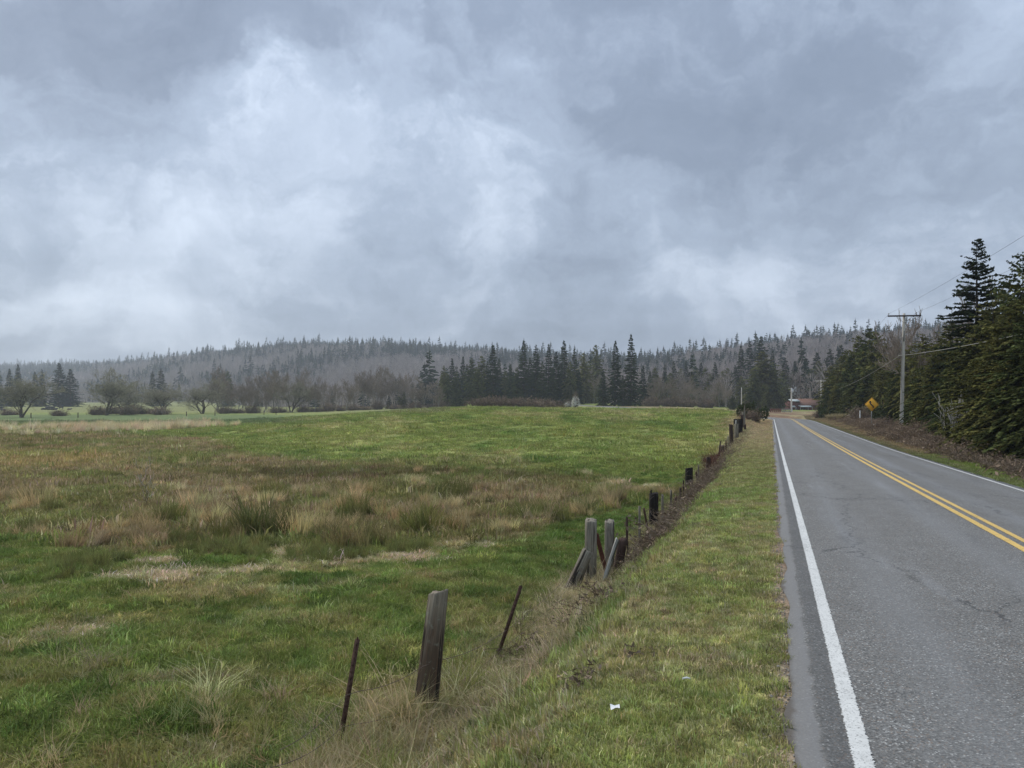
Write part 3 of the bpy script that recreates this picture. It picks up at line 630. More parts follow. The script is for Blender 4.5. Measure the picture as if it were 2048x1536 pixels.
    sc = size[ii] * rng.lognormal(0, .18, len(ii)); scatter('marsh_rushes', 'brown and straw rush tussocks across the marsh', 'rushes', rush, x, y, sc, jit(pc[ii] * 1.05, .16), None, .20, sc)
    u = rng.uniform(-150, 860, 1500); v = rng.normal(1108, 22, 1500); d = 2.98 * F / (v - HZ); x = at(u, 1.0) * d; k = fbm(x * .5, d * .5, 117, 3) > .47
    scatter('green_rushes', 'short dark green rush sprigs in front of the marsh', 'rushes', rush, x[k], d[k], rng.lognormal(-.95, .25, k.sum()), jit(np.tile(np.array([.185, .195, .07]), (k.sum(), 1)), .2), None, .15)
    xs, ys = [], []
    for (ux, vy, ru, rv, n) in ((330, 1157, 120, 7, 420), (520, 1142, 85, 5, 220), (790, 1115, 90, 9, 420), (640, 1127, 60, 4, 120), (310, 1126, 40, 5, 90), (1312, 972, 26, 5, 60), (620, 1102, 80, 4, 120), (1225, 968, 26, 4, 40), (960, 1085, 40, 4, 40), (180, 1290, 60, 14, 40)):
        q = rng.normal(0, .45, n); u = ux + ru * q * 1.2; v = vy - ru * q * .10 + rng.normal(0, .5, n) * rv; d = 3.0 * F / (v - HZ) if vy > 1000 else 3.25 * F / (v - HZ); xs.append(at(u, 1.0) * d); ys.append(d)
    x = np.concatenate(xs); y = np.concatenate(ys); sc = rng.lognormal(-.15, .3, len(x)); k = fbm(x * 1.2, y * 1.2, 119, 3) > .40
    scatter('raked_straw', 'pale flattened straw lying in lines across the pasture', 'straw', mid, x[k], y[k], sc[k] * 1.5, jit(np.tile(np.array([.60, .51, .32]), (k.sum(), 1)), .18), None, .15, sc[k] * .75)
    # far straw fringe
    n = 2600; u = rng.uniform(-60, 480, n); d = rng.normal(112, 9, n); x = (u - CX) / F * d; y = d; cc = np.tile(np.array([.62, .52, .33]), (n, 1)); k = fbm(x * .16, y * .05, 121, 3) + rng.normal(0, .04, n) - ss(300, 480, u) * .1 > .535
    scatter('straw_fringe', 'pale straw grass fringe along the far side of the marsh', 'dry grass', rush, x[k], y[k], rng.lognormal(.1, .25, k.sum()) * 1.35, jit(cc[k], .15), None, .2)
    # bent dry grass on the bank and around posts
    s = 3.5 + 62 * rng.uniform(0, 1, 1500) ** 1.4; p = -rng.normal(2.5, .38, len(s)); x = s * ST + p * CT; y = s * CT - p * ST
    k = fbm(x * .8, y * .8, 131, 3) > .40; x, y = x[k], y[k]
    for (px, d, n, sp) in ((852, 6.85, 90, .15), (690, 6.0, 80, .28), (1150, 12.2, 80, .3), (1205, 13.0, 70, .3), (800, 6.4, 50, .4), (960, 7.6, 60, .45), (410, 7.0, 30, .35), (120, 8.0, 20, .5)):
        x = np.concatenate([x, at(px, d) + rng.normal(0, sp, n)]); y = np.concatenate([y, d + rng.normal(0, sp, n)])
    cc = lerp(np.tile(np.array([.44, .36, .21]), (len(x), 1)), np.array([.66, .56, .35]), fbm(x * 2, y * 2, 133, 2)[:, None])
    gr = rng.uniform(0, 1, len(x)) < .34; cc[gr] = np.array([.24, .265, .075])
    scatter('bank_grass', 'dry bent grass along the foot of the bank', 'dry grass', bent, x, y, rng.lognormal(-.82, .32, len(x)), jit(cc), None, .3)
    # brambles under the fence line and brush under the right-hand trees
    br = proto_coll('bramble_tangle', [tangle('bt', 34, .36, .15, .0042, MAT['bramble'], 140 + k, 4) for k in range(4)])
    s = np.concatenate([13.5 + 22 * rng.uniform(0, 1, 620), 20 + 45 * rng.uniform(0, 1, 260), 8 + 8 * rng.uniform(0, 1, 25)]); p = -rng.normal(2.15, .30, len(s)); x = s * ST + p * CT; y = s * CT - p * ST
    scatter('bramble_bank', 'purple-brown bramble canes along the fence bank', 'brambles', br, x, y, rng.lognormal(.0, .25, len(x)), np.ones((len(x), 3)), None, .25)
    br2 = proto_coll('brush_tangle', [tangle('bu', 60, .8, .36, .0075, MAT['bramble'], 150 + k, 5, 1.0, .026) for k in range(4)])
    s = 24 + 95 * rng.uniform(0, 1, 480) ** 1.8; p = rng.normal(8.6, .8, len(s)) + ss(45, 90, s) * .9; p = np.maximum(p, 7.0 + (fbm(s * .3, s * 0, 151, 2) - .3) * 1.6); x = s * ST + p * CT; y = s * CT - p * ST
    scatter('brush_edge', 'brown leafless brush under the right-hand trees', 'brush', br2, x, y, rng.lognormal(-.25, .3, len(x)), np.ones((len(x), 3)), None, .25)
grass_all()

# ------------------------------------------------------------------ trees
def bare_tree(name, H, seed, mt_tw, mt_tr, spread=.5, stems=1, r0=.22, depth=5, tw=.018, nb=(3, 4), first=.22):
    """returns trunk mesh (stem + limbs) and crown mesh (branchlets and twigs)"""
    r = np.random.default_rng(seed); trk = MB(); crn = MB(); tint = []
    def grow(p, dv, L, rad, lev):
        n = 5; P = [p]; d = dv.copy()
        for i in range(n - 1):
            d = d + r.normal(0, .13, 3) + np.array([0, 0, .05]); d /= np.linalg.norm(d); P.append(P[-1] + d * L / (n - 1))
        P = np.array(P); rr = np.linspace(rad, rad * .62, n)
        if lev <= 2: trk.tube(P, rr, 7 if lev == 0 else 5, lev == 0)
        else:
            n0 = crn.n; crn.tube(P[[0, 2, 4]] if lev > 3 else P, np.maximum(rr[[0, 2, 4]] if lev > 3 else rr, tw), 3, False); tint.append(np.tile(np.ones(3) * r.uniform(.7, 1.3), (crn.n - n0, 1)))
        if lev >= depth: return
        k = r.integers(nb[0], nb[1] + 1) + (1 if lev in (0, 1) else 0)
        for b in range(k):
            f = r.uniform(first if lev == 0 else .3, 1.0) if b else 1.0; j = f * (n - 1); i = min(int(j), n - 2); q = P[i] + (P[i + 1] - P[i]) * (j - i)
            ax = r.normal(0, 1, 3); ax[2] *= .55; ax /= np.linalg.norm(ax); nd = d * (1 - spread) + ax * spread * r.uniform(.7, 1.25); nd[2] += .12; nd /= np.linalg.norm(nd)
            grow(q, nd, L * r.uniform(.52, .80), rad * .62 * r.uniform(.6, .9) * (1.0 if f > .5 else 1.1), lev + 1)
    for s in range(stems):
        a = r.uniform(0, 6.28); t = .06 if stems == 1 else .30; dv = np.array([math.cos(a) * t, math.sin(a) * t, 1.0]); dv /= np.linalg.norm(dv)
        grow(np.array([math.cos(a) * .15 * (stems > 1), math.sin(a) * .15 * (stems > 1), -.4]), dv, H * .40, r0 * (1 if stems == 1 else .75), 0)
    top = max(v[:, 2].max() for v in crn.V); k = H / top
    for m in (trk, crn):
        for v in m.V: v *= k
    return trk.mesh(name + '_trunk', mt_tr, True), crn.mesh(name + '_crown', mt_tw, False, {'tint': ('FLOAT_COLOR', np.concatenate(tint))})
def conifer(name, H, Rb, seed, mt, nwh=34, nbr=7, leaf=.34, lw=.10, droop=.35, shape=.85, gap=.12, base=.05, sub=2, lump=.0, den=1.0, trunk_r=None, upturn=.25, eln=.10):
    r = np.random.default_rng(seed); V = []; T = []; k = 0; tint = []; hl = r.uniform(0, 6.28, 8)
    tr = MB(); zt = np.linspace(-.3, H * .985, 12); trr = trunk_r or H * .014; wob = np.cumsum(r.normal(0, H * .0015, (12, 2)), 0)
    tr.tube(np.column_stack([wob, zt]), np.linspace(trr, .012, 12), 7, True)
    for w in range(nwh):
        f = base + (1 - base) * (w + r.uniform(-.35, .35)) / nwh; f = min(max(f, base), .985); z = f * H
        Rw = Rb * ((1 - f) ** shape) * r.uniform(.78, 1.12) + .05
        if f < .16: Rw *= .75 + 1.5 * f
        tipk = min(1.0, .30 + 1.35 * (1 - f) ** .8)
        nb_ = max(4, int(nbr * (1 - .35 * f) + r.uniform(-1, 1)))
        for b in range(nb_):
            if r.uniform() < gap: continue
            az = r.uniform(0, 6.283); L = Rw * r.uniform(.62, 1.12) * (1 + lump * math.sin(az * 3 + hl[w % 8])); el = lerp(-.05, .75, f ** 2.2) + r.normal(0, eln); tone = r.uniform(.5, 1.35)
            ca, sa = math.cos(az), math.sin(az); ns = max(3, int(L / leaf * 2.3 * den))
            for s in range(ns):
                t = (s + r.uniform(0, 1)) / ns; t = .12 + .88 * t; rr = L * t
                cz = z + rr * math.sin(el) - droop * L * t * t * (1 - f * .6) + upturn * L * max(0, t - .6) ** 2 * 2
                c = np.array([ca * rr + r.normal(0, .05 * leaf), sa * rr + r.normal(0, .05 * leaf), cz])
                for q in range(sub):
                    side = (1 if q % 2 else -1) * r.uniform(.35, 1.0) * (1.15 - .55 * t); l = leaf * r.uniform(.6, 1.25) * (1.1 - .35 * t) * tipk
                    dx, dy = ca + side * -sa, sa + side * ca; dn = math.hypot(dx, dy); dv = np.array([dx / dn, dy / dn, -droop * r.uniform(.1, 1.0)]) * l
                    wv = np.array([-dv[1], dv[0], 0]) / l * lw * r.uniform(.7, 1.3) + np.array([0, 0, r.normal(0, lw * .5)])
                    V += [c, c + dv * .45 + wv, c + dv, c + dv * .5 - wv]; T += [(k, k + 1, k + 2), (k, k + 2, k + 3)]; k += 4
                    tt = tone * r.uniform(.75, 1.3); tint += [(tt * r.uniform(.9, 1.15), tt, tt * .95)] * 4
    # leader
    for q in range(14):
        a = r.uniform(0, 6.28); c = np.array([0, 0, H * r.uniform(.94, .995)]); dv = np.array([math.cos(a) * .5, math.sin(a) * .5, .7]) * leaf * .6; wv = np.array([-math.sin(a), math.cos(a), 0]) * lw * .6
        V += [c, c + dv * .5 + wv, c + dv, c + dv * .5 - wv]; T += [(k, k + 1, k + 2), (k, k + 2, k + 3)]; k += 4; tint += [(1, 1, 1)] * 4
    return tr.mesh(name + '_trunk', MAT['bark_dark'], True), mesh_np(name + '_crown', np.array(V), np.array(T), mt, False, {'tint': ('FLOAT_COLOR', np.array(tint))})
BT = [bare_tree('alder', 16, 200 + k, MAT['twigs'], MAT['bark_grey'], .44, 1, .20, 5, .036, first=.08) for k in range(3)]           # slender alders
BM = [bare_tree('maple', 15, 214 + k, MAT['twigs_mossy'], MAT['bark_brown'], .58, 3, .30, 5, .032, (3, 4), first=.15) for k in range(3)]  # wide multi-stem
BB = [bare_tree('thicket', 3.2, 231 + k, MAT['bramble'], MAT['bark_brown'], .78, 6, .05, 4, .010, first=.0) for k in range(2)]
FIR = [conifer('fir', 26, 4.9, 300 + k, MAT['needles'], 52, 10, .95, .30, .40, .85, .07, .03, 3, .15) for k in range(4)]
CED = [conifer('cedar', 20, 5.2, 320 + k, MAT['cedar'], 40, 11, .80, .24, .75, .56, .05, .01, 4, .25, eln=.36) for k in range(3)]
NFIR = conifer('near_fir', 17, 4.4, 340, MAT['needles'], 56, 11, .42, .14, .34, .80, .10, .03, 4, .2, 1.2)
NCED = [conifer('near_cedar', 8.5, 2.4, 350 + k, MAT['cedar'], 46, 12, .25, .055, .85, .52, .05, .01, 5, .30, 1.1, eln=.50) for k in range(4)]
BLO = (BB[0][0], None)
def tree(name, meshes, x, y, H, Hp, w, label, cat='tree', group=None, sink=.0, zb=None, rot=None):
    z = (gz(x, y) if zb is None else zb) - sink; e = ob(name, None, None, (x, y, z), (0, 0, rng.uniform(0, 6.28) if rot is None else rot), (w * H / Hp, w * H / Hp, H / Hp))
    tag(e, label, cat, group); ob('trunk', meshes[0], e); ob('crown', meshes[1], e); return e
def by_top(px, ytop, d):     # a tree rooted in the ground at this column and distance, its tip in this row
    x = at(px, d); return x, d, zat(ytop, d) - gz(x, d)
def trees_all():
    # --- grove of tall firs at the far edge of the field
    grove = [(888, 731, 318, 'C', .9), (904, 716, 312, 'F', 1), (926, 712, 322, 'F', .9), (944, 716, 300, 'C', 1.1), (963, 712, 305, 'C', 1.1), (986, 690, 296, 'F', 1.15), (1022, 727, 300, 'F', .8), (1047, 681, 292, 'F', .95),
             (1072, 690, 290, 'F', 1.05), (1097, 688, 298, 'F', .9), (1112, 702, 286, 'F', 1), (1128, 681, 292, 'F', 1.05), (1149, 698, 300, 'F', .9), (1167, 706, 312, 'C', 1), (1010, 742, 308, 'C', 1), (1085, 722, 282, 'F', 1.0), (1140, 724, 284, 'C', 1.0), (975, 722, 312, 'F', 1), (912, 744, 298, 'C', 1.1), (1192, 690, 345, 'C', .9), (895, 748, 292, 'C', 1.2), (934, 728, 326, 'F', 1), (955, 738, 292, 'C', 1.1), (998, 716, 318, 'F', 1), (1034, 735, 290, 'C', 1.1), (1060, 715, 312, 'F', 1), (1105, 735, 280, 'F', 1.1), (1158, 738, 288, 'F', 1.1), (1172, 728, 330, 'F', 1)]
    nm = {986: 'tallest fir at the left end of the dark fir grove', 1047: 'slim tall fir beside the gap in the dark fir grove', 1128: 'tall pointed fir near the right end of the dark fir grove', 888: 'leftmost short conifer of the dark fir grove', 1192: 'feathery conifer standing alone between the grove and the two tallest firs'}
    for i, (u, v, d, k, w) in enumerate(grove):
        x, y, H = by_top(u, v, d); lab = nm.get(u, 'dark conifer packed inside the grove beyond the green field')
        m = (FIR if k == 'F' else CED)[i % (4 if k == 'F' else 3)]; tree('fir_tree' if k == 'F' else 'cedar_tree', m, x, y, H, 26 if k == 'F' else 20, w * (1.05 if k == 'F' else .9), lab, 'tree', 'conifers of the grove beyond the field')
    for u, v, d, w, lab in ((1231, 681, 262, .95, 'left of the two tall ragged firs standing apart right of the grove'), (1262, 669, 262, .95, 'right, taller of the two ragged firs standing apart beyond the field'), (1206, 738, 256, 1.2, 'short dark fir at the left foot of the two ragged firs'), (1286, 731, 275, 1.1, 'short dark fir just right of the two ragged firs'), (1246, 752, 258, 1.3, 'low dark fir between the two tall ragged firs')):
        x, y, H = by_top(u, v, d); tree('fir_tree', FIR[(u // 7) % 4], x, y, H, 26, w, lab, 'tree', 'the ragged fir pair and its companions')
    # --- left conifers behind the cattle
    for i, (u, v, w, lab) in enumerate(((-4, 731, 1, 'dark fir cut by the left edge of the picture'), (19, 737, 1.1, 'dark fir second from the left edge behind the cattle pasture'), (36, 728, 1.0, 'dark fir third from the left edge behind the cattle pasture'), (70, 743, 1.1, 'short dark fir behind the cattle, left of a small gap'), (84, 739, .9, 'short dark fir just left of the two broad firs by the cattle'),
                                        (118, 726, 1.5, 'broad dark fir straight behind the black cattle'), (141, 738, 1.7, 'rightmost broad dark fir behind the cattle pasture'))):
        x, y, H = by_top(u, v, 455); tree('fir_tree', FIR[i % 4], x, y, H, 26, w * 1.1, lab, 'tree', 'firs behind the cattle pasture')
    for i, (u, v, d, w, lab) in enumerate(((322, 737, 480, 1.5, 'dark rounded conifer behind the bare trees at left'), (305, 742, 485, 1.2, 'slimmer conifer touching the rounded conifer behind the bare trees'), (456, 742, 470, 1.1, 'lone conifer poking above the bare trees left of centre'), (520, 752, 465, 1.2, 'conifer half hidden among brown bare trees'),
                                           (806, 782, 305, 1.5, 'small dark conifer in front of the bare wood, left of the grove'), (778, 790, 310, 1.6, 'smallest dark conifer among bare trees left of the grove'))):
        x, y, H = by_top(u, v, d); tree('fir_tree', (FIR + CED)[(i * 3) % 7], x, y, H, 26 if (i * 3) % 7 < 4 else 20, w, lab, 'tree', 'scattered conifers left of the grove')
    # --- bare trees in the field edge
    big = ((42, 752, 218, 1.15, 'bushy bare tree nearest the left edge, in the field'), (212, 744, 248, 1.1, 'large spreading bare tree with forked trunk behind the bramble hedge'), (246, 778, 272, 1.3, 'small leaning bare tree right of the large spreading one'), (324, 772, 270, 1.1, 'bare tree with three slanting stems at the hedge end'), (405, 764, 274, 1.15, 'bare tree with low forked stems right of the bramble hedge'), (582, 768, 285, 1.0, 'round-topped bare tree standing alone in the field-edge row'))
    for i, (u, v, d, w, lab) in enumerate(big):
        x, y, H = by_top(u, v, d); tree('bare_tree', BM[i % 3], x, y, H * 1.16, 15, w * 1.25, lab, 'tree', 'spreading bare trees at the field edge')
    r = np.random.default_rng(5)
    row = [(u + r.uniform(-5, 5), 735 + 30 * r.uniform(0, 1) ** 1.5 - 12 * math.sin(u * .035), r.uniform(276, 325)) for u in (432, 441, 449, 458, 466, 475, 484, 498, 508, 517, 526, 535, 545, 556, 602, 618, 634, 645, 655, 672, 690, 706, 722, 740, 756, 772, 790, 812, 830, 848, 866, 880)]
    for i, (u, v, d) in enumerate(row):
        x, y, H = by_top(u, v, d); tree('alder_tree', BT[i % 3], x, y, H, 16, r.uniform(.65, 1.25), 'slender bare alder in the row along the far field edge', 'tree', 'bare alders along the far field edge')
    for i, (u, v, d) in enumerate(((764, 728, 330), (810, 742, 322), (747, 735, 340))):
        x, y, H = by_top(u, v, d); tree('alder_tree', BT[(i + 1) % 3], x, y, H, 16, .7, ('tall thin bare tree with pale trunk rising over the alder row', 'pale-barked bare tree with white forked top above the alders', 'thin bare tree left of the pale-barked pair above the alders')[i], 'tree', 'tall pale trees over the alder row')
    for i, (u, v, d) in enumerate([(1155, 745, 318), (1172, 738, 322), (1188, 742, 326), (1300, 762, 285), (1318, 752, 290), (1335, 750, 286), (1352, 758, 292), (1370, 775, 282), (1398, 768, 280), (1420, 772, 285), (1440, 762, 290), (1460, 770, 282), (1286, 775, 280), (1380, 758, 300)]):
        x, y, H = by_top(u, v, d); tree('birch_tree', BT[i % 3], x, y, H, 16, r.uniform(1.0, 1.4), 'pale bare tree in the wood right of the ragged firs' if u > 1250 else 'pale bare tree showing between the grove and the ragged firs', 'tree', 'pale bare trees right of the ragged firs' if u > 1250 else 'pale bare trees beside the grove')
    # --- dark conifers behind the house and up the road
    back = [(1570, 716, 312, 'F', 1.5), (1605, 700, 335, 'F', 1.5), (1634, 704, 325, 'F', 1.5), (1660, 698, 305, 'F', 1.5), (1585, 744, 305, 'C', 1.3), (1620, 738, 312, 'C', 1.3), (1650, 742, 290, 'C', 1.3), (1682, 690, 300, 'F', 1.5), (1310, 735, 335, 'C', 1.2), (1340, 745, 318, 'C', 1.2), (1362, 738, 328, 'C', 1.2), (1385, 750, 315, 'C', 1.2), (1402, 726, 342, 'F', 1.4), (1420, 748, 322, 'C', 1.2), (1455, 736, 325, 'C', 1.2), (1482, 752, 300, 'C', 1.2), (1437, 765, 300, 'C', 1.2), (1482, 690, 330, 'F', 1), (1500, 682, 345, 'F', 1), (1522, 672, 340, 'F', 1.2), (1545, 700, 330, 'F', 1), (1527, 703, 262, 'C', 1.6), (1508, 742, 250, 'C', 1.2), (1548, 735, 258, 'C', 1.2), (1566, 742, 300, 'C', 1.3), (1590, 722, 325, 'F', 1.3), (1612, 716, 320, 'F', 1.3), (1638, 722, 315, 'C', 1.3), (1572, 770, 290, 'C', 1.4), (1500, 775, 235, 'C', 1.3), (1535, 775, 230, 'C', 1.3), (1465, 790, 245, 'C', 1.5), (1555, 782, 285, 'C', 1.3),
            (1595, 752, 330, 'C', 1.2), (1628, 752, 320, 'F', 1.4), (1655, 728, 300, 'F', 1.3), (1680, 715, 280, 'C', 1.3), (1300, 742, 330, 'F', 1.2), (1330, 728, 345, 'F', 1.0), (1348, 722, 350, 'F', 1.2), (1372, 722, 345, 'F', 1), (1392, 735, 340, 'C', 1.2), (1410, 735, 335, 'C', 1.3), (1430, 724, 340, 'F', 1.2), (1445, 742, 320, 'C', 1.3), (1470, 730, 330, 'F', 1.1), (1318, 758, 320, 'C', 1)]
    for i, (u, v, d, k, w) in enumerate(back):
        x, y, H = by_top(u, v, d); lab = 'dark conifer in the evergreen wood behind the red house' if u > 1545 else ('dark conifer behind the leafless wood at the field corner' if u < 1475 else 'dark green conifer crowding the left bend of the road')
        if u == 1522: lab = 'tallest conifer above the road bend, pointed against the sky'
        if u == 1465: lab = 'small dark conifer beside the bare utility pole at the field corner'
        m = (FIR if k == 'F' else CED)[i % 3]; tree('fir_tree' if k == 'F' else 'cedar_tree', m, x, y, H, 26 if k == 'F' else 20, w, lab, 'tree', 'evergreens behind the road bend' if u > 1475 else 'evergreens behind the leafless wood')
    # --- roadside evergreens on the right
    side = [(1740, 656, 120, 'C', 1.1), (1716, 672, 126, 'C', 1.1), (1692, 700, 132, 'C', 1.1), (1772, 686, 106, 'C', 1.1), (1796, 700, 96, 'C', 1.0), (1662, 732, 142, 'C', 1.1), (1668, 745, 150, 'C', 1.0), (1708, 745, 112, 'C', 1.1), (1736, 738, 104, 'C', 1.1), (1678, 765, 124, 'C', 1.1), (1752, 664, 112, 'C', .95), (1728, 688, 118, 'C', .9), (1702, 708, 122, 'C', .9), (1682, 728, 128, 'C', .9), (1664, 748, 132, 'C', .9), (1780, 712, 98, 'C', .9), (1765, 735, 92, 'N', .95), (1800, 722, 84, 'N', 1), (1822, 690, 78, 'N', 1), (1846, 668, 72, 'N', .95), (1785, 765, 80, 'N', 1.1), (1840, 735, 62, 'N', 1.1), (1868, 706, 57, 'N', 1), (1886, 668, 58, 'N', 1), (1905, 640, 56, 'N', .95),
            (1898, 735, 48, 'N', 1.1), (1925, 690, 45, 'N', 1.1), (1950, 650, 44, 'N', 1), (1985, 600, 44, 'N', .95), (1958, 720, 38, 'N', 1.15), (1996, 660, 37, 'N', 1.1), (2030, 600, 37, 'N', 1), (2012, 720, 32, 'N', 1.2), (2050, 640, 31.5, 'N', 1.1), (2072, 540, 36, 'N', 1), (2110, 600, 29, 'N', 1.1), (2046, 505, 46, 'N', .95), (2015, 560, 50, 'N', .9), (1745, 772, 100, 'N', 1.1), (1720, 775, 108, 'N', 1.1), (1690, 780, 116, 'N', 1.2), (1668, 785, 122, 'N', 1.2), (1656, 790, 128, 'N', 1.1), (1642, 800, 150, 'N', 1.0), (1650, 785, 165, 'N', 1.1), (1660, 765, 150, 'N', 1.2),
            (2200, 560, 27, 'N', 1.1), (2300, 540, 30, 'N', 1.1), (2420, 500, 32, 'N', 1.2)]
    sl = {1752: 'rounded olive evergreen rising left of the utility pole', 1664: 'evergreen at the far end of the roadside row, by the house', 1886: 'dense cedar at the left foot of the tall ragged fir', 2072: 'towering cedar cut by the right edge of the picture', 1868: 'bushy cedar just right of the utility pole', 1765: 'green cedar right behind the yellow warning sign', 2012: 'low front cedar hanging over the grass at the right edge'}
    for i, (u, v, d, k, w) in enumerate(side):
        x, y, H = by_top(u, v, d); far = d > 75
        lab = sl.get(u, 'olive cedar in the row beyond the yellow sign' if far else 'dark cedar in the roadside wall of trees')
        tree('cedar_tree', NCED[i % 4] if k == 'N' else CED[i % 3], x, y, H, 8.5 if k == 'N' else 20, w * (1.15 if k == 'N' else 1.35) * (1.0 if H < 9 else .82), lab, 'tree', 'roadside evergreens beyond the sign' if far else 'roadside evergreens at right')
    x, y, H = by_top(1955, 474, 53); tree('fir_tree', NFIR, x, y, H, 17, 1.15, 'tall ragged fir towering above the roadside trees at right', 'tree')
    for u, v, d, lab in ((1808, 610, 88, 'thin feathery tree showing just behind the utility pole'), (1846, 612, 80, 'sparse leafless tree right of the utility pole'), (1872, 612, 70, 'leafless twiggy tree left of the tall ragged fir'), (2008, 520, 56, 'bare pale-branched tree behind the cedars at the right edge')):
        x, y, H = by_top(u, v, d); tree('bare_tree', BT[(u // 3) % 3], x, y, H, 16, .62, lab, 'tree')
trees_all()

# ------------------------------------------------------------------ far woods on the hills (one mass each)
def edge_gravel():
    st = []
    for k in range(3):
        r = np.random.default_rng(900 + k); m = MB(); th = np.linspace(0, 6.283, 6, endpoint=False); V = []
        for zz_, rr in ((-.3, .6), (.15, 1.0), (.6, .55)): V += [(rr * math.cos(a) * r.uniform(.7, 1.2), rr * math.sin(a) * r.uniform(.7, 1.2), zz_) for a in th]
        j = np.arange(6); q = np.concatenate([np.stack([i * 6 + j, i * 6 + (j + 1) % 6, i * 6 + 6 + (j + 1) % 6, i * 6 + 6 + j], 1) for i in (0, 1)]); m.add(V, q, [[12, 13, 14, 15, 16, 17]])
        st.append(m.mesh('pebble', MAT['grass'], False, {'tint': ('FLOAT_COLOR', np.ones((18, 3)))}))
    n = 3600; s = 2.5 + 40 * rng.uniform(0, 1, n) ** 1.8; p = rng.normal(.05, .09, n); p[: n // 40] = rng.uniform(.1, .42, n // 40); p = np.minimum(p, .11); x = s * ST + p * CT; y = s * CT - p * ST; z = np.where(p > PE0 + .02, zroad(s, p) + .004, ground(x, y) + .003)
    c = lerp(np.array([.26, .235, .20]), np.array([.50, .47, .42]), rng.uniform(0, 1, (n, 1))); scatter('edge_gravel', 'loose gravel crumbs along the left edge of the asphalt', 'gravel', proto_coll('pebbles', st), x, y, rng.lognormal(-5.15, .4, n), c, z)
edge_gravel()
def low_conifer(seed, H=18, Rb=3.0):
    r = np.random.default_rng(seed); V = []; T = []; k = 0; tint = []
    for w in range(13):
        f = .06 + .92 * w / 13; Rw = Rb * (1 - f) ** .85 * r.uniform(.8, 1.15) + .15
        for b in range(7):
            a = r.uniform(0, 6.28); L = Rw * r.uniform(.7, 1.15); c = np.array([0, 0, f * H + r.uniform(-.4, .6)]); dv = np.array([math.cos(a) * L, math.sin(a) * L, -.35 * L]); wv = np.array([-math.sin(a), math.cos(a), 0]) * L * .42 + np.array([0, 0, .3])
            V += [c, c + dv * .6 + wv, c + dv, c + dv * .6 - wv]; T += [(k, k + 1, k + 2), (k, k + 2, k + 3)]; k += 4; tint += [np.ones(3) * r.uniform(.7, 1.35)] * 4
    V += [(-.3, 0, H * .8), (.3, 0, H * .8), (0, 0, H * 1.04), (-.25, 0, -1), (.25, 0, -1), (0, 0, H)]; T += [(k, k + 1, k + 2), (k + 3, k + 4, k + 5)]; tint += [np.ones(3)] * 6
    return mesh_np('far_conifer', np.array(V), np.array(T), MAT['forest'], False, {'tint': ('FLOAT_COLOR', np.array(tint))})
def low_bare(seed, H=15):
    r = np.random.default_rng(seed); V = []; T = []; k = 0; tint = []
    def rib(p, q, w, t):
        nonlocal k
        d = q - p; s = np.cross(d, r.normal(0, 1, 3)); s /= np.linalg.norm(s) + 1e-9
        V.extend([p - s * w, p + s * w, q + s * w * .4, q - s * w * .4]); T.extend([(k, k + 1, k + 2), (k, k + 2, k + 3)]); k += 4; tint.extend([t] * 4)
    rib(np.array([0, 0, -1.]), np.array([r.normal(0, .4), r.normal(0, .4), H * .62]), .2, np.array([1.6, 1.6, 1.55])); rib(np.array([.1, 0, -1.]), np.array([0, r.normal(0, .4), H * .62]), .2, np.array([1.4, 1.4, 1.35]))
    for b in range(120):
        z = H * r.uniform(.28, .98); f = z / H; rr = (2.9 * math.sqrt(max(.05, 1 - ((f - .62) / .42) ** 2))) * math.sqrt(r.uniform(0, 1)); a = r.uniform(0, 6.28)
        p = np.array([rr * .55 * math.cos(a), rr * .55 * math.sin(a), z - 1.2]); q = np.array([rr * 1.1 * math.cos(a + .3), rr * 1.1 * math.sin(a + .3), z + r.uniform(.3, 1.5)]); rib(p, q, r.uniform(.035, .085), np.ones(3) * r.uniform(.75, 1.3))
    return mesh_np('far_bare', np.array(V), np.array(T), MAT['forest'], False, {'tint': ('FLOAT_COLOR', np.array(tint))})
